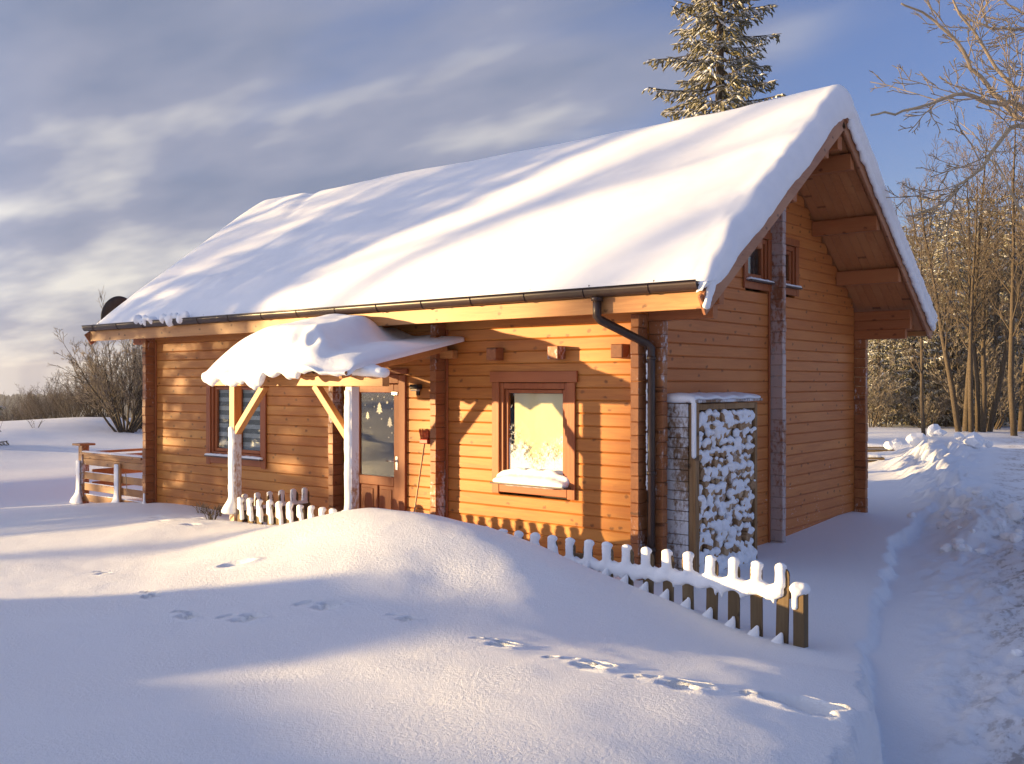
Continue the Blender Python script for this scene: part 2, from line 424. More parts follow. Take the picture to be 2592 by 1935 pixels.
M['blind'] = plain('blind_cloth', (0.90, 0.78, 0.48), 0.8, 0, 0.06, 3)
M['blind_l'] = plain('blind_light', (0.55, 0.56, 0.54), 0.8, 0, 0.06, 3)
M['blind_d'] = plain('blind_dark', (0.24, 0.25, 0.24), 0.8, 0, 0.06, 3)
M['zinc'] = plain('zinc_sill', (0.10, 0.08, 0.08), 0.5, 0.3, 0.2)
M['sticker'] = plain('sticker_white', (0.80, 0.78, 0.66), 0.6, 0, 0.1)
M['red'] = plain('red_plastic', (0.36, 0.035, 0.025), 0.45)
M['bristle'] = plain('bristle', (0.30, 0.05, 0.03), 0.9, 0, 0.5, 60)
M['rope'] = plain('rope', (0.62, 0.42, 0.25), 0.9)
M['firewood'] = wood_mat('firewood', 'x', (0.52, 0.34, 0.18), (0.27, 0.145, 0.07), (0.62, 0.44, 0.26), rough=0.85, frost=0.28)
M['bark'] = plain('bark', (0.10, 0.072, 0.046), 0.9, 0, 0.45, 14)  # darkened: shade from neighbouring trees put into the bark colour
M['bark_dark'] = plain('bark_dark', (0.075, 0.055, 0.04), 0.9, 0, 0.45, 10)
M['twig'] = plain('grove_twig', (0.185, 0.140, 0.098), 0.9, 0, 0.5, 1.2)  # twigs kept dark, the grove's shade put into their colour
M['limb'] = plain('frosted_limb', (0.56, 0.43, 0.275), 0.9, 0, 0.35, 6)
M['twig_warm'] = plain('bush_twig', (0.33, 0.275, 0.215), 0.9, 0, 0.5, 2)
M['twig_far'] = plain('far_bush_twig', (0.17, 0.14, 0.125), 0.9, 0, 0.5, 1)
M['dry'] = plain('dry_stalk', (0.40, 0.31, 0.20), 0.9, 0, 0.4, 20)

def needle_mat():
    m, nt, b = new_mat('spruce_needles')
    n = noise(nt, pos(nt), 7, 4, 0.6)
    c = mixc(nt, mapr(nt, n.outputs['Fac'], 0.35, 0.65), (0.085, 0.078, 0.038), (0.19, 0.165, 0.085))
    g = nt.nodes.new('ShaderNodeNewGeometry'); s = nt.nodes.new('ShaderNodeSeparateXYZ'); nt.links.new(g.outputs['Normal'], s.inputs[0])
    n2 = noise(nt, pos(nt), 2.6, 3, 0.6)
    fr = math2(nt, 'MULTIPLY', mapr(nt, s.outputs[2], 0.1, 0.8), mapr(nt, n2.outputs['Fac'], 0.30, 0.52))
    c = mixc(nt, math2(nt, 'MULTIPLY', fr, 0.9), c, (0.70, 0.68, 0.63))
    nt.links.new(c, b.inputs['Base Color']); b.inputs['Roughness'].default_value = 0.8; b.inputs['Specular IOR Level'].default_value = 0.2
    return m
M['needles'] = needle_mat()

def glass_mat(name, frost=False, refl=0.10):
    m = bpy.data.materials.new(name); m.use_nodes = True; nt = m.node_tree; nt.nodes.clear()
    out = nt.nodes.new('ShaderNodeOutputMaterial')
    tr = nt.nodes.new('ShaderNodeBsdfTransparent'); tr.inputs[0].default_value = (0.93, 0.95, 0.95, 1)
    gl = nt.nodes.new('ShaderNodeBsdfGlossy'); gl.inputs['Roughness'].default_value = 0.02
    lw = nt.nodes.new('ShaderNodeLayerWeight'); lw.inputs['Blend'].default_value = 0.5
    mx = nt.nodes.new('ShaderNodeMixShader')
    nt.links.new(math2(nt, 'ADD', math2(nt, 'MULTIPLY', math2(nt, 'POWER', lw.outputs['Facing'], 4.0), 0.8), refl), mx.inputs[0])
    nt.links.new(tr.outputs[0], mx.inputs[1]); nt.links.new(gl.outputs[0], mx.inputs[2])
    last = mx
    if frost:
        df = nt.nodes.new('ShaderNodeBsdfDiffuse'); df.inputs[0].default_value = (0.86, 0.87, 0.88, 1)
        g = nt.nodes.new('ShaderNodeNewGeometry'); s = nt.nodes.new('ShaderNodeSeparateXYZ'); nt.links.new(g.outputs['Position'], s.inputs[0])
        n1 = noise(nt, pos(nt, (1, 1, 0.8)), 30, 6, 0.75, 1.5); n2 = noise(nt, pos(nt), 4.5, 3, 0.6)
        side = math2(nt, 'ABSOLUTE', math2(nt, 'ADD', s.outputs[0], 1.47))
        hgt = math2(nt, 'ADD', mapr(nt, s.outputs[2], 0.52, 1.30, 0.34, -0.16, False), math2(nt, 'MULTIPLY', side, 0.40))
        v = math2(nt, 'ADD', math2(nt, 'ADD', n1.outputs['Fac'], math2(nt, 'MULTIPLY', n2.outputs['Fac'], 0.5)), hgt)
        mx2 = nt.nodes.new('ShaderNodeMixShader')
        nt.links.new(mapr(nt, v, 0.88, 0.97, 0, 0.9), mx2.inputs[0])
        nt.links.new(last.outputs[0], mx2.inputs[1]); nt.links.new(df.outputs[0], mx2.inputs[2]); last = mx2
    nt.links.new(last.outputs[0], out.inputs[0])
    return m
M['glass'] = glass_mat('window_glass', False, 0.06); M['glass_frost'] = glass_mat('frosted_glass', True, 0.03); M['glass_door'] = glass_mat('door_glass', False, 0.10)

# ------------------------------------------------------------------ ground
CTRL = np.array([
 # drift in front of the picket fence
 (-2.84,-1.75,.19),(-2.44,-1.9,.31),(-1.93,-2.1,.46),(-1.53,-2.1,.455),(-1.09,-2.1,.455),(-.73,-2.1,.42),(-.43,-2.05,.385),(.1,-2.0,.27),(.45,-1.95,.16),
 (.85,-1.9,.05),(1.31,-1.85,-.07),(1.68,-1.75,-.2),(2.06,-1.7,-.28),(2.43,-1.65,-.31),(-4.06,-1.75,.05),(-4.99,-1.75,0),(-5.6,-1.6,-.03),
 (-7.07,-.9,-.17),(-9.07,-.3,-.26),(-10.6,-.6,-.36),(-11.42,-1,-.45),(-6.6,-.15,-.34),(-6.2,-.9,-.16),
 # behind the fence
 (-5,-.6,-.3),(-3.6,-.7,-.25),(-2,-.6,-.16),(-1,-.6,-.2),(-2,-1.45,.10),(-.5,-1.45,.05),(.6,-1.3,-.22),(.5,-.6,-.33),(1.5,-.8,-.35),(2.2,-1,-.36),
 (.3,1,-.33),(.3,3.3,-.33),(.2,5.9,-.25),(1,3,-.32),(1.5,.5,-.34),(.5,6.4,-.30),
 # yard in front
 (-2,-3.1,.20),(-2,-4.2,-.04),(-1,-5,-.13),(0,-3.1,.14),(0,-4.2,-.01),(1.3,-3,.0),(2,-4,.06),(3,-3,-.04),(3.2,-4.3,.12),(2.6,-2.3,-.26),(1.9,-2.3,-.17),
 (-4,-3,-.06),(-5,-4.5,-.2),(-6.5,-2.4,-.14),(-8,-3,-.3),(-4,-6.5,-.2),(0,-7,-.05),(3,-6,.13),(4.4,-7,.02),(-10,-4,-.4),(-13,-2,-.58),(-13,1,-.58),(-12.2,-.6,-.52),(-12,-6,-.45),(-8,-7,-.38),
 (-3,-10,-.05),(5,-10,0),(8,-4,-.42),(8,4,-.42),(4,8,-.42),(0,10,-.42),(-6,10,-.42),(-13,8,-.5),(3,2,-.40),(-5,3,-.3)], float)
def _tps_fit():
    P = CTRL[:, :2]; n = len(P)
    d = np.linalg.norm(P[:, None] - P[None], axis=2)
    K = np.where(d > 0, d * d * np.log(d + 1e-9), 0) + np.eye(n) * 0.02
    A = np.zeros((n + 3, n + 3)); A[:n, :n] = K; A[:n, n] = 1; A[:n, n + 1:] = P; A[n, :n] = 1; A[n + 1:, :n] = P.T
    return np.linalg.solve(A, np.concatenate([CTRL[:, 2], [0, 0, 0]]))
TPS = _tps_fit()
BANK = np.array([(0.3,9.5),(0.75,6.6),(0.95,5.6),(1.2,3.9),(1.66,2.4),(2.0,1.1),(2.38,-.25),(2.66,-1.2),(3.0,-2.1),(3.28,-2.75),(3.48,-3.35),(3.70,-4.05),(3.95,-5),(4.25,-6.5),(4.7,-8.5),(5.4,-12)])[::-1]
CAMXY = (5.4443, -8.8605)
TRACKS = []      # (x, y, angle, length, width, depth)
_rt = random.Random(5)
for (x, y, a, s) in [(-3.69,-4.06,-14,.8),(-2.24,-4.41,-18,.9),(-1.38,-4.6,-8,.9),(-.87,-4.45,12,1.1),(-.48,-4.01,14,1.1),(.31,-3.89,-2,.75),(1.32,-4.01,-10,1.1),(2.12,-4.2,-8,1.25),(2.78,-4.29,-2,1.25),(3.42,-4.17,6,1.3)]:
    an = R(a); c, sn = math.cos(an), math.sin(an); s *= .8
    for (u, v, l, w, dp) in [(0.10, 0.045, .13, .035, .045), (0.09, -0.05, .13, .035, .045), (-0.13, 0.03, .05, .028, .03), (-0.20, -0.02, .05, .028, .03)]:
        u += _rt.uniform(-.02, .02)
        TRACKS.append((x + (c * u - sn * v) * s, y + (sn * u + c * v) * s, an + R(_rt.uniform(-8, 8)), l * s, w * s, dp * s))
TRACKS.append((3.43, -4.14, R(10), .20, .085, .09))
TRACKS.append((-2.18, -3.58, R(25), .17, .08, .05))
for (x, y) in [(-6.3,-1.9),(-6.0,-2.1),(-5.7,-1.75),(-5.1,-2.2),(-6.9,-1.55),(-6.6,-1.7)]:
    TRACKS.append((x, y, R(_rt.uniform(-20, 30)), .12, .05, .04))

def far_z(x, y):
    z = np.full_like(x, -0.42)
    # snowfield on the left ends in a low crest, then the land falls into a valley
    dxy = np.hypot(x - CAMXY[0], y - CAMXY[1])
    left = -0.84 * x + 0.30 * y
    z = z + 0.55 * np.exp(-((left - 33) / 4.0) ** 2) - 0.0 * x
    drop = sstep(38, 190, left)
    z = z - 34 * drop - 10 * sstep(190, 520, left)
    hill = sstep(560, 980, dxy)
    z = z + hill * (22 + 5 * fbm(x / 260, y / 260, 3)) * sstep(150, 400, left)
    # an unseen snow bank added up-sun, its crest shaped to shade the yard
    sa, ca = math.sin(SUN_AZ), math.cos(SUN_AZ)
    qq = x * ca - y * sa; wu = -(x * sa + y * ca)
    P = np.interp(qq, [.9, 1.9, 2.25, 3.3, 3.8, 4.1, 4.35, 4.7, 5.07, 5.65, 6.0, 7, 9, 14, 22], [-1.74, -.8, .0, .03, -.03, -.10, -.27, -.22, -.16, -.10, -.05, .1, .4, .5, -1.7])
    z = z + np.clip(P + .0699 * 21 + .42, 0, 9) * np.exp(-((wu - 21) / 2.2) ** 2)
    # behind the house and on the other sides the plateau goes on
    z = z + 0.25 * fbm(x / 9, y / 9, 8, 3) * sstep(8, 20, dxy) * (1 - 0.6 * sstep(60, 200, dxy))
    return z
def ground_z(x, y, tracks=False):
    x = np.asarray(x, float); y = np.asarray(y, float)
    P = CTRL[:, :2]; n = len(P)
    inside = (x > -16) & (x < 11) & (y > -13) & (y < 13)
    t = np.zeros_like(x)
    if inside.any():
        xi, yi = x[inside], y[inside]
        acc = TPS[n] + TPS[n + 1] * xi + TPS[n + 2] * yi
        for i in range(n):
            d2 = (xi - P[i, 0]) ** 2 + (yi - P[i, 1]) ** 2
            acc = acc + TPS[i] * 0.5 * d2 * np.log(d2 + 1e-12)
        t[inside] = acc
    bx = np.maximum(np.maximum(-13.5 - x, x - 8), 0); by = np.maximum(np.maximum(-10.5 - y, y - 10), 0)
    w = 1 - sstep(0, 2.4, np.hypot(bx, by))
    fz = far_z(x, y)
    z = fz * (1 - w) + t * w
    # shovelled bank and the trodden path / driven lane right of it
    order = np.argsort(BANK[:, 1])
    xb = np.interp(y, BANK[order, 1], BANK[order, 0]) + 0.09 * vnoise(y * 2.1, y * 0 + 3, 4) + 0.05 * vnoise(y * 7, y * 0 + 9, 5) + 0.025 * vnoise(y * 19, y * 0 + 3, 6)
    d = x - xb
    lane = (y > -12) & (y < 9.5)
    m = sstep(0.0, 0.10, d) * lane * (1 - sstep(7.5, 9.5, y))
    rough = 0.032 * fbm(x * 2.2, y * 1.2, 21, 4, 0.6) + 0.024 * fbm(x * 7, y * 4, 31, 3, 0.65)
    path = -0.47 + 0.10 * sstep(1.1, 2.4, d) + 0.07 * np.exp(-((d - 1.55) / .28) ** 2) * (0.5 + vnoise(y * 1.3, x * .7, 6)) + rough * sstep(.15, .8, d) * 1.8
    z = z * (1 - m) + path * m
    # ploughed heap running away behind the house corner
    hx = np.interp(y, [4.2, 5.6, 8, 12, 17, 21, 24], [1.75, 1.55, .9, -.6, -2.4, -3.3, -3.9])
    hh = np.interp(y, [3.6, 4.6, 6.0, 9, 14, 20, 22, 25], [0, .08, .23, .26, .28, .36, .36, .2])
    near = (y > 3.4) & (y < 26)
    prof = np.exp(-((x - hx - .3) / np.interp(y, [4, 8, 20], [.42, .7, 1.1])) ** 2)
    chunk = 1 + 1.1 * fbm(x * 2.3, y * 1.7, 77, 4, 0.6)
    z = z + near * hh * prof * np.clip(chunk, 0.15, 2.2)
    # soft wind ripples
    near_cam = np.exp(-((x + 2) / 9) ** 2 - ((y + 3) / 6) ** 2)
    z = z + near_cam * (1 - m) * (0.030 * fbm(x * .7, y * .9, 51, 2) + 0.006 * fbm(x * 3.5, y * 4.5, 53, 2))
    if tracks:
        for (tx, ty, a, l, wd, dp) in TRACKS:
            sel = (np.abs(x - tx) < .5) & (np.abs(y - ty) < .5)
            if not sel.any(): continue
            xs, ys = x[sel] - tx, y[sel] - ty
            u = (xs * math.cos(a) + ys * math.sin(a)) / l; v = (-xs * math.sin(a) + ys * math.cos(a)) / wd
            rr = np.sqrt(u * u + v * v)
            z[sel] += -1.5 * dp * (1 - sstep(.62, 1.0, rr)) + dp * .22 * np.exp(-((rr - 1.25) / .28) ** 2) * (0.7 + 0.6 * (u > 0))
    return z
def gz(x, y): return float(ground_z(np.array([x]), np.array([y]))[0])

def axis(lo, hi, step, far_lo, far_hi, g=1.09):
    a = list(np.arange(lo, hi + 1e-6, step)); s = step; v = hi
    while v < far_hi: s *= g; v += s; a.append(v)
    s = step; v = lo; b = []
    while v > far_lo: s *= g; v -= s; b.append(v)
    return np.array(b[::-1] + a)
xs = axis(-4.2, 5.6, .027, -1500, 1500, 1.05); ys = axis(-6.4, -1.2, .027, -1500, -1.2, 1.05)
ys = np.concatenate([ys, np.arange(-1.15, 7.5, .055), axis(7.55, 7.6, .06, 7.55, 1500, 1.05)])
X, Y = np.meshgrid(xs, ys)
Z = ground_z(X.ravel(), Y.ravel(), True)
nx, ny = len(xs), len(ys)
ii = (np.arange(ny - 1)[:, None] * nx + np.arange(nx - 1)[None]).ravel()
FQ = np.stack([ii, ii + 1, ii + nx + 1, ii + nx], 1)
me = bpy.data.meshes.new('snow_ground')
VV = np.stack([X.ravel(), Y.ravel(), Z], 1)
me.vertices.add(len(VV)); me.vertices.foreach_set('co', VV.ravel())
me.loops.add(FQ.size); me.loops.foreach_set('vertex_index', FQ.ravel().astype(np.int32))
me.polygons.add(len(FQ)); me.polygons.foreach_set('loop_start', np.arange(0, FQ.size, 4, dtype=np.int32))
me.polygons.foreach_set('use_smooth', np.ones(len(FQ), bool))
me.update(calc_edges=True); me.materials.append(M['ground_snow'])
ground = link(bpy.data.objects.new('snow_ground', me)); tag(ground, kind='structure')

# ------------------------------------------------------------------ the cabin
XL, W_, H = -9.75, 6.04, 0.1413
ZB = -0.454
EAVE_Y, RIDGE_Y = -0.5, W_ / 2
SL = 0.70
def z_under(y): return 2.50 + SL * (min(y, W_ - y) + 0.5)
X0R, X1R = -10.85, 0.95
cabin = thing('log_cabin', (-4.9, 3.0, -0.45), 'orange log cabin with steep snow covered roof, in the middle of the snowy yard', 'cabin')

def log_mesh(axis, thick=0.10, h=H, g=0.011):
    """unit length log, flat faces with a V groove at each joint"""
    t, k = thick / 2, h / 2 - 0.0008
    prof = [(-t + g, -k), (t - g, -k), (t, -k + g), (t, k - g), (t - g, k), (-t + g, k), (-t, k - g), (-t, -k + g)]
    V = []
    for e in (-.5, .5):
        for (a, b) in prof: V.append((e, a, b) if axis == 'x' else (-a, e, b))
    F = [tuple(range(8))[::-1], tuple(range(8, 16))] + [(i, (i + 1) % 8, 8 + (i + 1) % 8, 8 + i) for i in range(8)]
    return V, F
LOGX = mesh('log', *log_mesh('x'), M['log_x']); LOGY = mesh('log', *log_mesh('y'), M['log_y'])
LOGPX = mesh('log', *log_mesh('x'), M['purlin'])
def log(axis, a, b, cross, z, parent=cabin, me_=None):
    if b - a < 0.02: return
    o = bpy.data.objects.new('log', me_ or (LOGX if axis == 'x' else LOGY))
    if axis == 'x': mt = Matrix.Translation(((a + b) / 2, cross, z)) @ Matrix.Diagonal((b - a, 1, 1, 1))
    else: mt = Matrix.Translation((cross, (a + b) / 2, z)) @ Matrix.Diagonal((1, b - a, 1, 1))
    return link(o, parent, mt)
def segments(a, b, z0, z1, holes):
    segs = [(a, b)]
    for (h0, h1, hz0, hz1) in holes:
        if z1 - .03 <= hz0 or z0 + .03 >= hz1: continue
        out = []
        for (s, e) in segs:
            if h1 <= s or h0 >= e: out.append((s, e)); continue
            if h0 > s: out.append((s, h0))
            if h1 < e: out.append((h1, e))
        segs = out
    return segs
FRONT_HOLES = [(-8.02, -6.66, .52, 1.75), (-4.76, -3.66, -.40, 1.74), (-2.06, -1.02, .50, 1.74)]
NC = 23
_r = random.Random(3)
for k in range(NC):
    z0 = ZB + k * H; z = z0 + H / 2
    for (a, b) in segments(XL, 0, z0, z0 + H, FRONT_HOLES):
        log('x', a, b, 0.05, z)
    log('x', XL, 0, W_ - 0.05, z)
GABLE_HOLES = [(2.28, 2.90, 2.96, 3.56), (3.14, 3.76, 2.96, 3.56)]
k = 0
while True:
    z0 = ZB - H / 2 + k * H; z = z0 + H / 2
    ymin = max(0.102, (z0 + H * .5 - 2.50) / SL - 0.5 + 0.02)
    if ymin > RIDGE_Y - .1: break
    a, b = ymin, W_ - ymin
    if k > 0 or True:
        for (s, e) in segments(a, b, z0, z0 + H, GABLE_HOLES):
            log('y', s, e, -0.05, z)
        log('y', a, b, XL + 0.05, z)
    k += 1

# log ends that cross at the corners and at the inner walls
LE_Y = mesh('log_end', *cbox(.105, .176, H - .003, .007), M['log_end'])
LE_X = mesh('log_end', *cbox(.176, .10, H - .003, .007), M['log_end'])
LE_XF = mesh('log_end', *cbox(.176, .10, H - .003, .007), M['log_end_frost'])
for xc in (XL + .055, -4.915, -2.98, -.0535):
    for k in range(NC):
        z = ZB + k * H
        if z > 2.42: break
        link(bpy.data.objects.new('log_end', LE_Y), cabin, Matrix.Translation((xc + _r.uniform(-.002, .002), -.092 + _r.uniform(-.004, .004), z)))
for yc, me_ in ((.05, LE_X), (3.02, LE_XF), (W_ - .05, LE_X)):
    top = 4.4 if yc == 3.02 else 2.35
    k = 0
    while ZB + H / 2 + k * H < top:
        link(bpy.data.objects.new('log_end', me_), cabin, Matrix.Translation((.092 + _r.uniform(-.004, .004), yc + _r.uniform(-.002, .002), ZB + H / 2 + k * H))); k += 1
for yc in (.05, W_ - .05):
    k = 0
    while ZB + H / 2 + k * H < 2.35:
        link(bpy.data.objects.new('log_end', LE_X), cabin, Matrix.Translation((XL - .092, yc, ZB + H / 2 + k * H))); k += 1
# slim cover strips beside the crossings
for (x, z1) in ((XL + .135, 2.40), (-2.90, 2.38), (-5.0, 2.38)):
    box('cover_strip', x - .02, x + .02, -.022, -.002, ZB, z1, M['trim'], cabin, .004)
for y in (2.935, 3.105):
    box('cover_strip', .002, .022, y - .02, y + .02, ZB, 4.3, M['trim'], cabin, .004)
# joist ends
for x in (-2.06, -1.15, -.30):
    box('joist_end', x - .075, x + .075, -.15, .0, 1.985, 2.135, M['log_end'], cabin, .008)

# roof
roof = mobj('roof', [], [], M['soffit'], cabin)
def roof_mesh():
    V = []; F = []
    t = .12
    for x in (X0R, X1R - .03):
        for (y, z) in ((EAVE_Y, z_under(-.5)), (RIDGE_Y, z_under(RIDGE_Y)), (W_ + .5, z_under(W_ + .5)), (W_ + .5, z_under(W_ + .5) + t), (RIDGE_Y, z_under(RIDGE_Y) + t), (EAVE_Y, z_under(-.5) + t)):
            V.append((x, y, z))
    F = [(0, 6, 7, 1), (1, 7, 8, 2), (2, 8, 9, 3), (3, 9, 10, 4), (4, 10, 11, 5), (5, 11, 6, 0), (0, 1, 4, 5), (1, 2, 3, 4), (6, 11, 10, 7), (7, 10, 9, 8)]
    return V, F
me = mesh('roof', *roof_mesh(), M['soffit']); roof.data = me
# soffit boards of the gable overhang
ang = math.atan(SL); LEN = (RIDGE_Y + .5) / math.cos(ang)
for s in (1, -1):
    for i in range(7):
        xa = .02 + i * .119
        a = Vector((xa + .058, -.46, z_under(-.46) - .012)); b = Vector((xa + .058, RIDGE_Y - .012, z_under(RIDGE_Y - .012) - .012))
        if s < 0: a.y = W_ - a.y; b.y = W_ - b.y
        beam('soffit_board', a, b, .116, .016, M['soffit'], roof, .004)
# purlins carrying the overhang
for yy in (.77, 1.66, 2.60):
    for y in (yy, W_ - yy):
        zt = z_under(y) - .045
        box('purlin', 0.003, X1R - .045, y - .06, y + .06, zt - .20, zt, M['purlin'], roof, .008)
box('purlin', 0.003, X1R - .045, RIDGE_Y - .07, RIDGE_Y + .07, 4.60, 4.82, M['purlin'], roof, .008)
for k in (20, 21, 22):
    z = ZB + k * H + H / 2
    ext = .83 if k > 20 else .76
    log('x', .006, ext, .05, z, roof, LOGPX); log('x', .006, ext, W_ - .05, z, roof, LOGPX)
    log('x', X0R + .5, XL - .006, .05, z, roof, LOGPX)
# fascia and barge boards
box('fascia', X0R + .02, X1R - .034, EAVE_Y - .028, EAVE_Y - .002, 2.43, 2.605, M['beam_x'], roof, .004)
box('fascia', X0R + .02, X1R - .034, W_ + .502, W_ + .528, 2.43, 2.605, M['beam_x'], roof, .004)
def slope_board(name, x, y_off, w, h, dz, mat, parent, s):
    a = Vector((x, -.56, z_under(-.5) - .06 * SL + dz)); b = Vector((x, RIDGE_Y, z_under(RIDGE_Y) + dz))
    if s < 0: a.y = W_ - a.y; b.y = W_ - b.y
    return beam(name, a, b, w, h, mat, parent, .004)
for s in (1, -1):
    bb = slope_board('barge_board', X1R - .012, 0, .03, .21, -.005, M['barge'], roof, s)
    slope_board('barge_cap', X1R + .016, 0, .026, .085, .075, M['barge'], roof, s)
    bb = slope_board('barge_board', X0R + .002, 0, .03, .21, -.005, M['barge'], roof, s)
# gutter with hooks, downpipe
gut = TB()
GX0, GX1, GY, GZ, GR = X0R - .03, X1R - .03, -.588, 2.688, .058
GH = .088
n = 11
prof = [(GY + GR * math.cos(math.pi + math.pi * i / (n - 1)), GZ + GH * math.sin(math.pi + math.pi * i / (n - 1)) ) for i in range(n)]
prof += [(GY + (GR - .006) * math.cos(2 * math.pi - math.pi * i / (n - 1)), GZ + .002 + (GH - .006) * math.sin(2 * math.pi - math.pi * i / (n - 1))) for i in range(n)]
V = [(x, y, z) for x in (GX0, GX1) for (y, z) in prof]; k = len(prof)
F = [(i, (i + 1) % k, k + (i + 1) % k, k + i) for i in range(k)]
gut.add(V, F)
gut.add([(GX0, y, z) for (y, z) in prof[:n]], [tuple(range(n))]); gut.add([(GX1, y, z) for (y, z) in prof[:n]], [tuple(range(n))[::-1]])
gut.tube([(GX0, GY - GR, GZ + .004), (GX1, GY - GR, GZ + .004)], .009, 6)
gutter = gut.build('gutter', M['metal'], roof, True)
for i in range(15):
    x = GX0 + .35 + i * .78
    hk = TB(); pts = [(x, GY + (GR + .004) * math.cos(math.pi + math.pi * j / 8), GZ + (GH + .004) * math.sin(math.pi + math.pi * j / 8)) for j in range(9)] + [(x, GY + GR + .004, GZ + .05)]
    hk.tube(pts, .006, 4); hk.build('gutter_hook', M['metal'], gutter)
dp = TB()
PX, PY = .085, -.075
dp.tube([(-.245, GY, 2.60), (-.245, GY, 2.40), (-.225, GY + .03, 2.365), (PX - .03, PY - .05, 2.135), (PX, PY, 2.09), (PX, PY, 1.0), (PX, PY, -.2)], [.046, .046, .046, .044, .044, .043, .043], 12)
pipe = dp.build('downpipe', M['metal'], roof)
for z in (1.98, .78, -.02):
    q = TB(); q.tube([(PX, PY, z - .02), (PX, PY, z + .02)], .052, 12); q.build('pipe_clip', M['metal'], pipe)
q = TB(); q.tube([(-.245, GY, 2.60), (-.245, GY, 2.56)], .062, 12); q.build('pipe_collar', M['metal'], pipe)
# satellite dish on an arm at the far gable corner
def dish():
    c = Vector((-11.42, .30, 2.93)); n_ = Vector((-.93, -.10, .15)).normalized()
    t = thing('satellite_dish', tuple(c), 'dark back of a satellite dish beyond the left end of the eave', 'dish')
    u = n_.cross(Vector((0, 0, 1))).normalized(); v = u.cross(n_); V = []; F = []
    nr, na = 7, 32
    for s, off in ((1, 0.0), (-1, -.012)):
        for i in range(nr + 1):
            r_ = .37 * i / nr
            for k in range(na):
                a = 2 * math.pi * k / na
                V.append(tuple(c + u * (r_ * .94 * math.cos(a)) + v * (r_ * math.sin(a)) + n_ * (.09 * (r_ / .37) ** 2 - .09 + off)))
    m_ = (nr + 1) * na
    for i in range(nr):
        for k in range(na):
            a, b = i * na + k, i * na + (k + 1) % na
            F.append((a, b, b + na, a + na)); F.append((m_ + a, m_ + a + na, m_ + b + na, m_ + b))
    for k in range(na):
        a, b = nr * na + k, nr * na + (k + 1) % na; F.append((a, b, m_ + b, m_ + a))
    mobj('dish_bowl', V, F, M['chimney'], t, True)
    q = TB(); q.tube([tuple(c - n_ * .12), tuple(c - n_ * .25), (-11.2, .32, 2.62), (XL - .01, .32, 2.35)], .024, 8); q.build('arm', M['chimney'], t)
    q = TB(); q.tube([tuple(c - v * .35 - n_ * .02), tuple(c - v * .30 + n_ * .36)], .012, 6); q.tube([tuple(c - v * .30 + n_ * .34), tuple(c - v * .27 + n_ * .44)], .03, 8); q.build('receiver', M['chimney'], t)
dish()

# ---- windows and door
def snow_sill(x0, x1, y0, y1, z, h, name, label, along='x'):
    it = []; n = int((x1 - x0) / .035) if along == 'x' else int((y1 - y0) / .035)
    for i in range(n + 1):
        t = i / n
        x = x0 + (x1 - x0) * t if along == 'x' else (x0 + x1) / 2
        y = (y0 + y1) / 2 if along == 'x' else y0 + (y1 - y0) * t
        hh = h * (0.8 + .35 * _r.random())
        if along == 'x': it.append(((x, y, z + hh * .35), (.04, (y1 - y0) * .55, hh * .75)))
        else: it.append(((x, y, z + hh * .35), ((x1 - x0) * .55, .04, hh * .75)))
    return tag(blobs(name, it, M['snow'], .012, 3), label, 'snow')

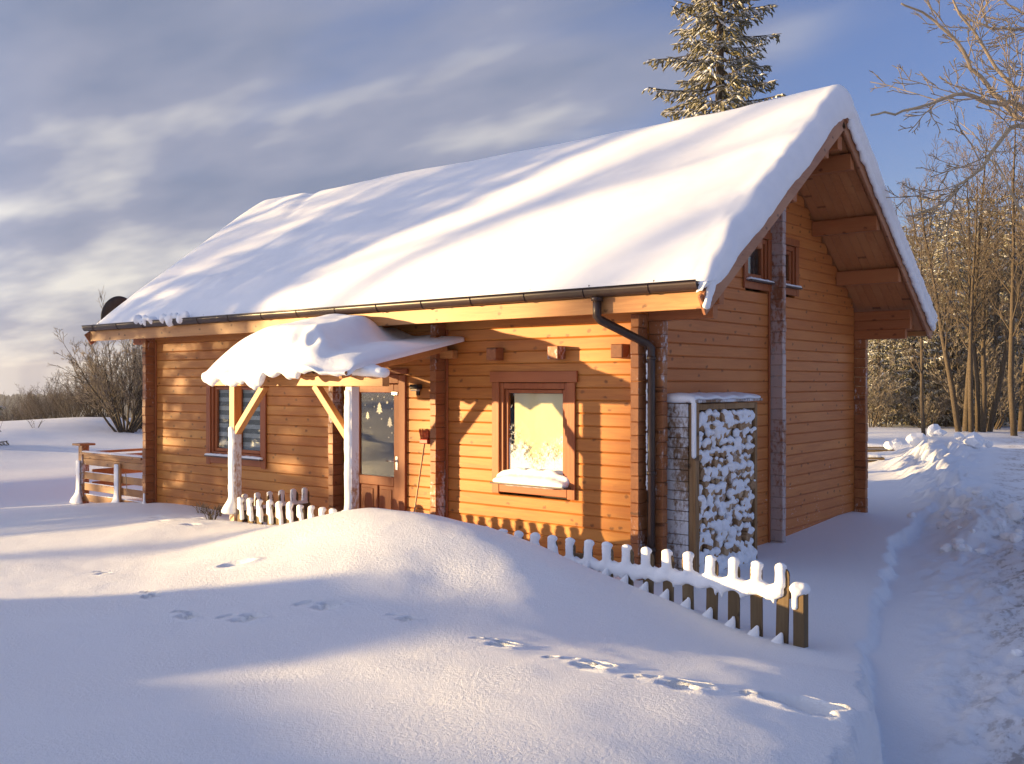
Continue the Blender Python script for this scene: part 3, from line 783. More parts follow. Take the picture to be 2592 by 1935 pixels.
def window_front(x0, x1, z0, z1, head, two, frost, blind):
    """trim lies on the wall, frame and pane sit in the opening"""
    w = mobj('window', [], [], M['trim'], cabin)
    tw = .11
    fz0, fz1 = z0 + .02, z1
    fr = TB()
    def cb(a, b, c, d, e, f):
        v, q = cbox(b - a, d - c, f - e, .005); fr.add([(p[0] + (a + b) / 2, p[1] + (c + d) / 2, p[2] + (e + f) / 2) for p in v], q)
    cb(x0, x0 + .07, -.005, .09, fz0, fz1); cb(x1 - .07, x1, -.005, .09, fz0, fz1)
    cb(x0 + .071, x1 - .071, -.004, .09, fz1 - .07, fz1); cb(x0 + .071, x1 - .071, -.004, .09, fz0, fz0 + .06)
    w.data = mesh('window', fr.V, fr.F, M['trim'])
    zt = z1 + .005
    box('trim_board', x0 - tw + .02, x0 + .02, -.030, -.006, z0 - .12, zt, M['trim'], w, .005)
    box('trim_board', x1 - .02, x1 + tw - .02, -.030, -.006, z0 - .12, zt, M['trim'], w, .005)
    box('trim_board', x0 - tw - .01, x1 + tw + .01, -.036, -.006, zt + .002, zt + head, M['trim_x'], w, .005)
    box('trim_board', x0 + .022, x1 - .022, -.028, -.006, z0 - .10, z0 + .0, M['trim_x'], w, .005)
    cells = [(x0 + .075, x1 - .075)] if not two else [(x0 + .075, (x0 + x1) / 2 - .025), ((x0 + x1) / 2 + .025, x1 - .075)]
    if two: box('mullion', (x0 + x1) / 2 - .024, (x0 + x1) / 2 + .024, -.003, .085, fz0 + .061, fz1 - .071, M['trim'], w, .005)
    for (a, b) in cells:
        s0, s1 = fz0 + .065, fz1 - .075
        sash = TB()
        for (p, q_, r_, t) in ((a, a + .045, s0, s1), (b - .045, b, s0, s1), (a + .0455, b - .0455, s1 - .045, s1), (a + .0455, b - .0455, s0, s0 + .05)):
            v, f = cbox(q_ - p, .05, t - r_, .006); sash.add([(c[0] + (p + q_) / 2, c[1] + .05, c[2] + (r_ + t) / 2) for c in v], f)
        so = sash.build('sash', M['trim'], w, False)
        box('pane', a + .04, b - .04, .046, .051, s0 + .04, s1 - .04, M['glass_frost'] if frost else M['glass'], so, .001)
        if blind == 'plain':
            box('blind', a + .10, b - .03, .075, .08, s0 + .02, s1 - .05, M['blind'], w, .001)
        else:
            z = s0 + .03; i = 0
            while z < s1 - .03:
                box('blind_slat', a + .02, b - .02, .082 + .002 * (i % 2), .086 + .002 * (i % 2), z, z + .066, M['blind_l' if i % 2 else 'blind_d'], w, .001); z += .068; i += 1
    box('sill', x0 - .04, x1 + .04, -.13 if frost else -.10, -.001, z0 + .002, z0 + .02, M['zinc'], w, .004)
    return w
window_front(-8.02, -6.66, .56, 1.73, .12, True, False, 'zebra')
window_front(-2.06, -1.02, .53, 1.72, .13, False, True, 'plain')
# near-black box behind the panes, the unlit rooms' shade put into its colour
box('dark_room_box', XL + .12, -.12, .30, W_ - .12, ZB + .02, 2.36, M['dark'], cabin)

def window_gable(y0, y1, z0, z1):
    w = mobj('window', [], [], M['trim'], cabin); fr = TB()
    for (a, b, c, d) in ((y0, y0 + .06, z0, z1), (y1 - .06, y1, z0, z1), (y0 + .061, y1 - .061, z1 - .06, z1), (y0 + .061, y1 - .061, z0, z0 + .06)):
        v, q = cbox(.09, b - a, d - c, .005); fr.add([(p[0] - .045 + .004, p[1] + (a + b) / 2, p[2] + (c + d) / 2) for p in v], q)
    w.data = mesh('window', fr.V, fr.F, M['trim'])
    box('trim_board', .006, .030, y0 - .08, y0 + .02, z0 - .09, z1 + .005, M['trim'], w, .005)
    box('trim_board', .006, .030, y1 - .02, y1 + .08, z0 - .09, z1 + .005, M['trim'], w, .005)
    box('trim_board', .006, .034, y0 - .085, y1 + .085, z1 + .007, z1 + .10, M['trim'], w, .005)
    box('trim_board', .006, .028, y0 + .022, y1 - .022, z0 - .09, z0, M['trim'], w, .005)
    sash = TB()
    for (a, b, c, d) in ((y0 + .063, y0 + .11, z0 + .063, z1 - .063), (y1 - .11, y1 - .063, z0 + .063, z1 - .063), (y0 + .1105, y1 - .1105, z1 - .11, z1 - .063), (y0 + .1105, y1 - .1105, z0 + .063, z0 + .11)):
        v, q = cbox(.05, b - a, d - c, .005); sash.add([(p[0] - .05, p[1] + (a + b) / 2, p[2] + (c + d) / 2) for p in v], q)
    so = sash.build('sash', M['trim'], w, False)
    box('pane', -.052, -.047, y0 + .10, y1 - .10, z0 + .10, z1 - .10, M['glass'], so, .001)
    box('sill', .001, .10, y0 - .03, y1 + .03, z0 - .0, z0 + .018, M['zinc'], w, .004)
    box('dark_backing', -.16, -.15, y0 + .05, y1 - .05, z0 + .05, z1 - .05, M['dark'], w)  # dark sheet stands in for the unlit room
window_gable(2.28, 2.90, 2.98, 3.55); window_gable(3.14, 3.76, 2.98, 3.55)

door = mobj('door', [], [], M['trim'], cabin)
DX0, DX1, DZ0, DZ1 = -4.66, -3.76, -.33, 1.70
lf = TB()
def dcb(tb, a, b, c, d, e, f, ch=.006):
    v, q = cbox(b - a, d - c, f - e, ch); tb.add([(p[0] + (a + b) / 2, p[1] + (c + d) / 2, p[2] + (e + f) / 2) for p in v], q)
dcb(lf, DX0, DX0 + .115, .01, .06, DZ0, DZ1); dcb(lf, DX1 - .115, DX1, .01, .06, DZ0, DZ1)
dcb(lf, DX0 + .1155, DX1 - .1155, .0105, .0595, DZ1 - .11, DZ1); dcb(lf, DX0 + .1155, DX1 - .1155, .0105, .0595, .36, .48); dcb(lf, DX0 + .1155, DX1 - .1155, .0105, .0595, DZ0, DZ0 + .12)
dcb(lf, -4.235, -4.185, .0105, .0595, DZ0 + .1205, .3595)
door.data = mesh('door', lf.V, lf.F, M['trim'])
for (a, b) in ((DX0 + .117, -4.237), (-4.183, DX1 - .117)):
    box('door_panel', a, b, .030, .045, DZ0 + .122, .358, M['trim'], door, .01)
    box('door_panel', a + .05, b - .05, .020, .0295, DZ0 + .17, .31, M['trim'], door, .009)
box('door_pane', DX0 + .108, DX1 - .108, .032, .037, .472, DZ1 - .10, M['glass_door'], door, .001)
for (a, b, c, d) in ((-4.80, -4.675, -.42, 1.82), (-3.745, -3.62, -.42, 1.82)):
    box('door_frame', a, b, -.034, .08, c, d, M['trim'], cabin, .006)
box('door_frame', -4.672, -3.748, -.030, .08, 1.712, 1.83, M['trim_x'], cabin, .006)
box('door_frame', -4.84, -3.58, -.040, -.006, 1.835, 1.90, M['trim_x'], cabin, .006)
box('door_seal', -3.756, -3.749, .0, .03, DZ0, DZ1, M['gasket'], door, .001)
# steel lever, plate and top closer
hd = TB(); hd.tube([(-3.815, .01, .70), (-3.815, -.05, .70), (-3.83, -.06, .70), (-3.93, -.06, .70)], [.012, .012, .012, .011], 8)
hdl = hd.build('door_handle', M['steel'], door)
box('handle_plate', -3.835, -3.795, .002, .0095, .58, .76, M['steel'], door, .003)
box('door_closer', -3.885, -3.775, -.022, .0095, 1.555, 1.605, M['steel'], door, .006)
# cut-out trees and stars stuck on the pane
def sticker(kind, x, z, s):
    if kind == 'tree':
        P = [(-.1, -.5), (.1, -.5), (.1, -.35), (.42, -.35), (.2, -.08), (.34, -.08), (.15, .18), (.26, .18), (0, .55), (-.26, .18), (-.15, .18), (-.34, -.08), (-.2, -.08), (-.42, -.35), (-.1, -.35)]
    else:
        P = [((.5 if i % 2 == 0 else .2) * math.cos(i * math.pi / 5 + math.pi / 2), (.5 if i % 2 == 0 else .2) * math.sin(i * math.pi / 5 + math.pi / 2)) for i in range(10)]
    n = len(P); V = [(x + p[0] * s, .0295, z + p[1] * s) for p in P] + [(x + p[0] * s, .0312, z + p[1] * s) for p in P]
    F = [tuple(range(n)), tuple(range(n, 2 * n))[::-1]] + [(i, n + i, n + (i + 1) % n, (i + 1) % n) for i in range(n)]
    mobj('window_sticker', V, F, M['sticker'], door)
for a in (('tree', -4.17, 1.38, .15), ('tree', -4.40, 1.28, .10), ('tree', -3.97, 1.20, .13), ('star', -4.02, 1.46, .05), ('star', -4.31, 1.50, .035), ('star', -4.08, 1.53, .03), ('star', -4.27, 1.40, .03), ('star', -3.93, 1.38, .03), ('star', -4.13, 1.24, .03), ('star', -3.93, 1.06, .035), ('star', -3.99, 1.00, .025), ('star', -4.45, 1.42, .025), ('star', -4.20, 1.54, .025), ('star', -3.90, 1.50, .02), ('star', -4.35, 1.12, .02)):
    sticker(*a)
# dark box added for the rectangle of shadow on the wall beside the door
lb = thing('wall_box', (-3.40, -.02, 1.6), 'small dark box on the wall right of the door', 'lamp')
box('box_body', -3.47, -3.33, -.11, -.003, 1.64, 1.70, M['gasket'], lb, .01)
box('box_bracket', -3.425, -3.375, -.03, -.004, 1.56, 1.638, M['gasket'], lb, .004)
box('box_cover', -3.46, -3.34, -.10, -.035, 1.615, 1.638, M['sticker'], lb, .008)

# ---- snow on roof and sills
def roof_snow():
    jit = .0
    xs_ = np.concatenate([np.linspace(X0R - .05, X0R + .55, 16)[:-1], np.linspace(X0R + .55, X1R - .5, 150)[:-1], np.linspace(X1R - .5, X1R + .085, 26)])
    ys_ = np.concatenate([np.linspace(-.60, -.2, 16)[:-1], np.linspace(-.2, RIDGE_Y - .5, 44)[:-1], np.linspace(RIDGE_Y - .5, RIDGE_Y + .5, 26)[:-1], np.linspace(RIDGE_Y + .5, W_ + .2, 30)[:-1], np.linspace(W_ + .2, W_ + .62, 14)])
    X, Y = np.meshgrid(xs_, ys_)
    yy = np.minimum(Y, W_ - Y)
    a = RIDGE_Y - yy
    sm = np.sqrt(a * a + .10 ** 2)                    # rounded ridge
    top = 2.62 + SL * (RIDGE_Y - sm + .5)
    dl, dr = X - (X0R - .05), (X1R + .085) - X
    de = yy + .60
    def edge(d, w, p=.5): return np.clip(1 - np.clip(1 - d / w, 0, 1) ** 2, 0, 1) ** p
    th = .335 * edge(dl, .32 + .75 * np.clip(1 - yy / 2.6, 0, 1), .6) * edge(dr, .20, .42) * (.22 + .78 * edge(de, .85, .8))
    # old slides and folds towards the far upper end
    fold = np.exp(-((X + 9.4) / 1.3) ** 2) * sstep(1.2, 2.6, yy)
    th = th + fold * .05 * fbm(X * 1.1 + Y * .5, Y * 1.5, 12, 3) * edge(dl, .5)
    th = th - .05 * np.exp(-((X + 8.9 + .5 * (yy - 2.4)) / .16) ** 2) * sstep(1.7, 2.2, yy) * edge(dl, .5)
    for (bx, by, bs, bh) in ((-7.5, 1.15, .28, .07), (-6.0, .95, .42, .09), (-6.25, .62, .2, .05), (-8.3, .1, .10, .05), (-7.8, .06, .12, .06), (-5.5, 1.2, .3, .04)):
        th = th + bh * np.exp(-((X - bx) ** 2 + ((yy - by) * 1.3) ** 2) / bs ** 2)
    th = th + (.045 * fbm(X * .45, Y * .6, 40, 2) + .014 * fbm(X * 1.7, Y * 2.1, 41, 2)) * edge(dr, .5) * edge(de, .6) * edge(dl, .5)
    th = th + .04 * fbm(X * 3.2, Y * 3.0, 44, 4) * np.exp(-((X - X1R) / .30) ** 2) * edge(dr, .1) + .05 * np.exp(-((X - X1R) / .8) ** 2 - (a / .9) ** 2)
    th = np.maximum(th, .004)
    Z = np.maximum(top + th, 2.672 + .03 * edge(de, .3))
    nx, ny = len(xs_), len(ys_)
    V = np.stack([X.ravel(), Y.ravel(), Z.ravel()], 1).tolist()
    F = [(j * nx + i, j * nx + i + 1, (j + 1) * nx + i + 1, (j + 1) * nx + i) for j in range(ny - 1) for i in range(nx - 1)]
    # ragged skirt closing the rim
    # the verge breaks off unevenly
    for j in range(ny):
        for i in range(nx - 14, nx):
            v = V[j * nx + i]; k_ = (i - (nx - 14)) / 13
            V[j * nx + i] = (v[0] + k_ * (.05 * float(vnoise(np.array([v[1] * 2.3]), np.array([.5]), 5)[0]) + .03 * float(vnoise(np.array([v[1] * 9]), np.array([.5]), 6)[0])), v[1], v[2])
    rim = [i for i in range(nx)] + [j * nx + nx - 1 for j in range(1, ny)] + [(ny - 1) * nx + i for i in range(nx - 2, -1, -1)] + [j * nx for j in range(ny - 2, 0, -1)]
    b = len(V); rr = random.Random(9)
    for q, i in enumerate(rim):
        x, y, z = V[i]
        gab_ = (x > X1R)
        V.append((x - (.06 if gab_ else 0), y, z - (.07 + .015 * rr.random() + .02 * math.sin(q * .35) if gab_ else .012)))
    n = len(rim)
    F += [(rim[(q + 1) % n], rim[q], b + q, b + (q + 1) % n) for q in range(n)]
    o = mobj('roof_snow', V, F, M['roof_snow'], None, True)
    tag(o, 'thick smooth blanket of snow covering the whole cabin roof', 'snow')
roof_snow()
# lumps hanging at the rake and over the gutter
it = []
for q in range(95):
    t = q / 94
    y = W_ + .5 - t * 3.4; z = z_under(y) + .02 + .05 * _r.random()
    it.append(((X1R + .035, y, z), (.03 + .02 * _r.random(), .05, .055 + .03 * _r.random())))
    if q > 20 or True:
        it.append(((X1R + .05, y, z + .15), (.05, .055, .06 + .03 * _r.random())))
tag(blobs('rake_snow', it, M['snow'], .018, 3), 'lumpy snow crust along the far rake board of the gable', 'snow')
it = []
for i in range(26):
    x = -9.1 + 1.35 * i / 25
    if 8 < i < 12: continue
    if _r.random() < .25: continue
    h = .04 + .08 * _r.random() ** 2
    it.append(((x + _r.uniform(-.05, .05), GY - .01 - .04 * _r.random(), GZ + .04 - h * .5 * _r.random()), (.05 + .06 * _r.random(), .05 + .03 * _r.random(), h)))
for q in range(10): it.append(((X1R + .04, -.56 + q * .012, 2.46 + q * .022), (.035, .05, .03 + .02 * _r.random())))
tag(blobs('gutter_snow', it, M['snow'], .014, 3, rough=.04), 'lumps of snow spilling over the gutter above the blind window', 'snow')
snow_sill(-8.05, -6.64, -.09, -.02, .58, .035, 'sill_snow', 'thin strip of snow on the sill of the window with striped blind')
it = []
for i in range(31):
    t = i / 30; x = -2.03 + .98 * t
    s = min(1, 4 * t + .25, 4 * (1 - t) + .25)
    it.append(((x, -.072, .565 + .015 * s), (.05, .066, .022 + .045 * s + .006 * _r.random())))
    it.append(((x, -.02, .60 + .03 * s), (.05, .035, .03 + .075 * s + .012 * math.sin(i * .9))))
tag(blobs('sill_snow', it, M['snow'], .014, 4), 'thick pillow of snow on the sill of the frosted window', 'snow')
snow_sill(.01, .09, 2.27, 2.92, 2.998, .03, 'sill_snow', 'snow on the sill of the left gable window', 'y')
snow_sill(.01, .09, 3.18, 3.78, 2.998, .03, 'sill_snow', 'snow on the sill of the right gable window', 'y')
# frost rim caught on the downpipe
it = []
for i in range(120):
    z = 2.05 - 1.45 * i / 120
    if _r.random() < .8: it.append(((PX - .030 + _r.uniform(-.004, .004), PY - .036, z), (.008 + .006 * _r.random(), .008, .012 + .008 * _r.random())))
tag(blobs('pipe_snow', it, M['snow'], .007, 1), 'thin ragged line of snow stuck down the downpipe', 'snow')

# ------------------------------------------------------------------ porch canopy
FY = -1.6                                  # line of fence and canopy posts
can = thing('porch_canopy', (-4.0, -1.0, -.3), 'small timber porch canopy with braced posts in front of the door', 'canopy')
PXL, PXR = -5.05, -2.85
box('post', PXR - .055, PXR + .055, FY - .055, FY + .055, -.5, 1.68, M['post_frost'], can, .006)
box('post', PXL - .055, PXL + .055, FY - .055, FY + .055, 1.121, 1.68, M['beam_z'], can, .006)
box('post_foot', PXL - .055, PXL + .055, FY - .055, FY + .055, -.5, 1.12, M['post_frost'], can, .006)
box('beam', -5.50, -2.30, FY - .05, FY + .05, 1.682, 1.80, M['beam_x'], can, .006)
box('beam', -5.42, -2.72, -.11, -.005, 2.02, 2.12, M['beam_x'], can, .006)
beam('brace', (PXL + .04, FY - .004, 1.10), (PXL + .62, FY - .004, 1.69), .085, .085, M['beam_x'], can)
beam('brace', (PXR - .04, FY - .004, 1.10), (PXR - .62, FY - .004, 1.69), .085, .085, M['beam_x'], can)
def can_z(y): return 1.835 + (y + 1.88) * .205
for x in (-5.25, -4.45, -3.65, -2.82):
    beam('rafter', (x, -1.80, can_z(-1.80) - .05), (x, -.115, can_z(-.115) - .05), .06, .075, M['beam_x'], can)
def corrugated():
    V = []; F = []
    n = 240
    for j, y in enumerate((-1.88, -.06)):
        for i in range(n + 1):
            x = -5.17 + 2.49 * i / n
            z = can_z(y) + .016 * math.sin(2 * math.pi * x / .105)
            V.append((x, y, z)); V.append((x, y, z + .004))
    m_ = 2 * (n + 1)
    for i in range(n):
        a = 2 * i
        F.append((a, a + 2, m_ + a + 2, m_ + a)); F.append((a + 1, m_ + a + 1, m_ + a + 3, a + 3)); F.append((a, a + 1, a + 3, a + 2)); F.append((m_ + a, m_ + a + 2, m_ + a + 3, m_ + a + 1))
    return V, F
sheet = mobj('corrugated_sheet', *corrugated(), M['sheet'], can, True)
box('fascia_batten', -5.36, -2.78, -1.70, -1.665, 1.802, 1.86, M['beam_x'], can, .004)
# crust of snow on the windward sides of the posts, with a flared foot
def post_crust(x, z0, z1, foot):
    it = []; n = 60
    for i in range(n + 1):
        t = i / n; z = z0 + (z1 - z0) * t
        f = foot * math.exp(-((z - z0) / .10) ** 2)
        it.append(((x - .012 - f * .4, FY - .045 - f * .2, z), (.062 + f * .7 + .005 * _r.random(), .036 + f * .5, .035)))
        it.append(((x - .052 - f * .3, FY - .01, z), (.028 + f * .3, .052 + f * .3, .035)))
    return blobs('snow_crust', it, M['snow'], .012, 3, can, rough=.018)
post_crust(PXR, .12, 1.62, .11); post_crust(PXL, .10, 1.14, .09)
# the snow hood
def canopy_snow():
    xs_ = np.linspace(-5.22, -2.57, 110); ys_ = np.linspace(-1.93, -.05, 80)
    X, Y = np.meshgrid(xs_, ys_)
    top = 1.845 + (Y + 1.88) * .205
    def edge(d, w, p=.5): return np.clip(1 - np.clip(1 - d / w, 0, 1) ** 2, 0, 1) ** p
    wav = .07 * vnoise(X * 2.2, X * 0 + 2, 3)
    df = Y + 1.92 + wav; dl = X + 5.21; dr = -2.58 - X; db = -.05 - Y
    hump = .27 + .17 * np.exp(-((X + 4.35) / .95) ** 2) + .09 * np.exp(-((X + 3.5) / .5) ** 2)
    hump = hump * (0.40 + 0.60 * sstep(.05, .75, db)) * (1 - .55 * sstep(-3.4, -2.75, X) * sstep(.0, -.9, -1.0 - Y))
    hump = hump * (1 - .72 * sstep(-3.60, -3.10, X + .25 * (Y + 1.2)))
    th = hump * edge(df, .36, .55) * edge(dl, .95, .62) * edge(dr, .40, .6)
    th = th + .05 * fbm(X * 1.4, Y * 1.8, 91, 3) * edge(df, .3) * edge(dl, .4) * edge(dr, .3)
    for (bx, by, s, h) in ((-3.62, -1.72, .10, -.08), (-3.33, -1.76, .08, -.07), (-3.48, -1.78, .07, .04), (-3.15, -1.74, .1, .04)):
        th = th + h * np.exp(-((X - bx) ** 2 + (Y - by) ** 2) / s ** 2)
    th = np.maximum(th, .0)
    Z = top + .02 + th
    # the brim sags below the edge of the sheet
    Z = Z + .035 - .04 * (1 - sstep(0, .10, df))
    nx, ny = len(xs_), len(ys_)
    V = np.stack([X.ravel(), (Y - wav * (1 - sstep(0, .5, Y + 1.93))).ravel(), Z.ravel()], 1).tolist()
    F = [(j * nx + i, j * nx + i + 1, (j + 1) * nx + i + 1, (j + 1) * nx + i) for j in range(ny - 1) for i in range(nx - 1)]
    # brim: the crust folds over the edge and hangs down in uneven tongues
    xs1 = np.array([V[i][0] for i in range(nx)])
    dr_ = .075 + .10 * np.clip(fbm(xs1 * 1.9, xs1 * 0 + 4, 15, 2) + .22, 0, 1) + .10 * np.clip(fbm(xs1 * 6.5, xs1 * 0 + 8, 25, 2) + .05, 0, 1)
    dr_ = dr_ + .10 * np.exp(-((xs1 + 4.66) / .13) ** 2) + .07 * np.exp(-((xs1 + 4.25) / .08) ** 2)
    dr_ = dr_ * (1 - .9 * np.exp(-((xs1 + 3.72) / .10) ** 2)) * (1 - .85 * np.exp(-((xs1 + 4.02) / .06) ** 2)) * (1 - .7 * sstep(-3.3, -3.1, xs1))
    prev = list(range(nx))
    for (dy_, f) in ((-.030, .10), (-.042, .34), (-.036, .62), (-.014, .88), (.012, 1.0), (.035, .9), (.05, .5)):
        cur = []
        for i in range(nx):
            x, y, z = V[i]; cur.append(len(V)); V.append((x, y + dy_, z - dr_[i] * f))
        F += [(prev[i + 1], prev[i], cur[i], cur[i + 1]) for i in range(nx - 1)]
        prev = cur
    rim = [j * nx + nx - 1 for j in range(0, ny)] + [(ny - 1) * nx + i for i in range(nx - 2, -1, -1)] + [j * nx for j in range(ny - 2, -1, -1)]
    b = len(V)
    for i in rim:
        x, y, z = V[i]; V.append((x, y, z - .05))
    n = len(rim); F += [(rim[q + 1], rim[q], b + q, b + q + 1) for q in range(n - 1)]
    o = mobj('canopy_snow', V, F, M['snow'], None, True)
    tag(o, 'deep rounded hood of snow sagging over the porch canopy', 'snow')
canopy_snow()
it = []
for i in range(16):
    t = i / 15; x = -2.92 + .60 * t
    it.append(((x, FY - .02 - .01 * math.sin(i), 1.83 + .045 * (1 - t)), (.07, .085, .075 - .015 * t)))
for i in range(8): it.append(((-2.90 + .05 * i, FY + .05, 1.93 - .012 * i), (.10, .12, .08)))
tag(blobs('beam_snow', it, M['snow'], .016, 4), 'lump of snow on the beam end right of the porch post', 'snow')
# ------------------------------------------------------------------ picket fences
def picket_mesh(w, h, t=.02):
    """upright board with a rounded head, foot at z=0"""
    P = [(-w / 2, 0), (w / 2, 0)]
    for i in range(7):
        a = math.pi * i / 6; P.append((w / 2 * math.cos(a), h - w / 2 + w / 2 * math.sin(a)))
    n = len(P); V = [(p[0], -t / 2, p[1]) for p in P] + [(p[0], t / 2, p[1]) for p in P]
    F = [tuple(range(n)), tuple(range(n, 2 * n))[::-1]] + [(i, n + i, n + (i + 1) % n, (i + 1) % n) for i in range(n)]
    return V, F
PK_W, PK_H = .098, .84
PICK = mesh('picket', *picket_mesh(PK_W, PK_H), M['picket'])
def fence(name, pts, z_top, label, rails_y, along='x', posts=()):
    """pts: positions along the line; rails behind the pickets"""
    f = thing(name, ((pts[0] + pts[-1]) / 2, FY, -.4) if along == 'x' else (PXL, (pts[0] + pts[-1]) / 2, -.4), label, 'fence')
    for p in pts:
        dz = _r.uniform(-.012, .012); rot = R(_r.uniform(-1.5, 1.5))
        if along == 'x': mt = Matrix.Translation((p, FY - .03, z_top - PK_H + dz)) @ Matrix.Rotation(rot, 4, 'Y')
        else: mt = Matrix.Translation((PXL - .0, p, z_top - PK_H + dz)) @ Matrix.Rotation(math.pi / 2, 4, 'Z') @ Matrix.Rotation(rot, 4, 'Y')
        link(bpy.data.objects.new('picket', PICK), f, mt)
    for zr in (z_top - .20, z_top - .62):
        if along == 'x': box('rail', min(pts) - .06, max(pts) + .06, FY - .018, FY + .022, zr - .035, zr + .035, M['picket'], f, .005)
        else: box('rail', PXL + .012, PXL + .05, min(pts) - .05, max(pts) + .05, zr - .035, zr + .035, M['picket'], f, .005)
    for (x, y, zt) in posts: box('fence_post', x - .045, x + .045, y - .045, y + .045, -.75, zt, M['picket'], f, .006)
    return f
ZT = .27
RP = [2.215 - .2035 * i for i in range(22)]
fence('picket_fence', RP[::-1], ZT, 'weathered brown picket fence sinking into the drift before the cabin corner', 0, posts=((2.36, FY, .12), (.2, FY + .065, .15), (-1.9, FY + .065, .15)))
LP = [PXL + .16 + .196 * i for i in range(11)]
fence('picket_fence', LP, ZT - .01, 'short snow plastered picket fence between the two porch posts', 0)
SP = [FY + .15 + .19 * i for i in range(6)]
fence('picket_fence', SP, ZT + .0, 'shaded picket fence running from the porch post back to the wall', 0, 'y')
def fence_snow(pts, z_top, name, label, full, along='x'):
    it = []; bx = []
    for i, p in enumerate(pts):
        h = (.18 if full(p) > .5 else .14) * (.75 + .45 * _r.random()); lean = _r.uniform(-.006, .006); wd = _r.uniform(.9, 1.06)
        n = 7
        for q in range(n):
            t = q / (n - 1)
            zz = z_top + .012 - h * t
            if along == 'x': it.append(((p - .004 + lean * (1 - t), FY - .042, zz), (.052 * wd, .030, .032)))
            else: it.append(((PXL - .014, p, zz), (.034, .050, .032)))
        if along == 'x':
            it.append(((p + lean, FY - .03, z_top + .004 + .014 * _r.random()), (.055 * wd, .036, .022 + .024 * _r.random())))
            if full(p) <= .5:                                   # side drape typical of drifted snow
                for q in range(6): it.append(((p + .035 + .004 * q, FY - .05, z_top - .07 - .03 * q), (.034, .028, .026)))
    if along == 'x':
        a, b = min(pts), max(pts); n = int((b - a) / .028)
        for i in range(n + 1):
            x = a + (b - a) * i / n; fu = full(x)
            if fu <= .02: continue
            d = min(abs(x - p) for p in pts) / .1
            zt = z_top - .135 - .035 * min(1, d) - .005 * _r.random()
            it.append(((x, FY - .020, zt), (.028, .048, .042 * fu)))
            it.append(((x, FY - .036, zt - .035 * fu), (.028, .038, .056 * fu)))
            if _r.random() < .30: it.append(((x, FY - .046, zt - .075 * fu), (.016, .014, .03 + .03 * _r.random())))
    else:
        a, b = min(pts), max(pts); n = int((b - a) / .03)
        for i in range(n + 1):
            y = a + (b - a) * i / n; it.append(((PXL + .01, y, z_top - .16), (.04, .03, .035)))
    return tag(blobs(name, it, M['snow'], .0115, 3, rough=.014), label, 'snow')
fence_snow([p for p in RP if p > -1.0], ZT, 'fence_snow', 'snow caps and swags along the picket fence beside the cabin corner', lambda x: float(np.clip((x + .4) / 1.2, .0, 1)) * .9 + .1)
fence_snow(LP, ZT - .01, 'fence_snow', 'snow plastered on the pickets between the porch posts', lambda x: .0)
fence_snow(SP, ZT, 'fence_snow', 'shaded snow caps on the pickets running back to the wall', lambda x: .6, 'y')
it = [((2.36 + _r.uniform(-.03, .03), FY + _r.uniform(-.04, .0), .12 + .02 * _r.random()), (.055, .06, .045)) for i in range(8)] + [((2.33, FY - .045, .08 - .03 * i), (.03, .02, .03)) for i in range(4)]
tag(blobs('post_snow', it, M['snow'], .013, 3), 'cap of snow on the end post of the picket fence', 'snow')
# little cones of snow against the feet of the pickets
it = []
for p in RP:
    if p > .3:
        z = gz(p, FY - .08)
        for q in range(5): it.append(((p - .02 + .01 * q, FY - .075, z + .018 * q - .01), (.06 - .010 * q, .05 - .007 * q, .03)))
tag(blobs('drift_snow', it, M['snow'], .014, 3), 'little cones of snow against the feet of the fence pickets', 'snow')

# ------------------------------------------------------------------ terrace railing
rail = thing('terrace_railing', (-11.1, 0, -.5), 'orange timber terrace railing with frosted posts left of the cabin', 'railing')
TX0, TX1 = -12.10, -9.95
box('post', TX0 - .08, TX0 + .06, -.06, .08, -.7, .56, M['deck_z'], rail, .008)
box('post_cap', TX0 - .16, TX0 + .14, -.14, .16, .562, .60, M['deck_x'], rail, .008)
box('post', -10.86, -10.66, -.085, -.04, -.7, .30, M['deck_z'], rail, .008)
box('handrail', TX0 + .062, TX1, -.10, .06, .405, .445, M['deck_x'], rail, .006)
box('rail_board', TX0 + .062, TX1, -.038, -.005, .335, .403, M['deck_x'], rail, .005)
box('rail_board', TX0 + .062, TX1, -.040, -.005, .215, .332, M['deck_x'], rail, .005)
for z in (-.04, -.245, -.45):
    box('rail_board', TX0 + .062, TX1, -.038, -.005, z - .005, z + .125, M['deck_x'], rail, .005)
box('handrail', TX0 - .06, TX0 + .06, .165, 4.6, .405, .445, M['deck_x'], rail, .006)
for z in (.23, -.02, -.25): box('rail_board', TX0 - .02, TX0 + .012, .165, 4.6, z, z + .13, M['deck_x'], rail, .005)
box('post', TX0 - .05, TX0 + .05, 4.6, 4.72, -.7, .52, M['deck_z'], rail, .008)
box('handrail', TX0 + .06, XL - .02, 4.62, 4.72, .405, .445, M['trim_x'], rail, .006)
for z in (.18, -.02, -.25): box('rail_board', TX0 + .06, XL - .02, 4.66, 4.69, z, z + .18, M['trim_x'], rail, .005)
it = [((TX0 + .1 + (TX1 - TX0 - .1) * i / 60, -.02, .452), (.04, .07, .018 + .012 * _r.random())) for i in range(61)]
for z in (.086, -.119, -.324): it += [((TX0 + .1 + (TX1 - TX0 - .1) * i / 60, -.022, z), (.03, .018, .012 + .006 * _r.random())) for i in range(61)]
tag(blobs('railing_snow', it, M['snow'], .012, 2), 'strips of snow lying on the boards of the terrace railing', 'snow')
it = []
for (x, f) in ((-10.76, .10), (TX0 - .03, .12)):
    for i in range(26):
        z = -.48 + .03 * i; w = f * math.exp(-((z + .48) / .12) ** 2)
        it.append(((x, -.09 - .3 * w, z), (.085 + w, .022 + .5 * w, .03)))
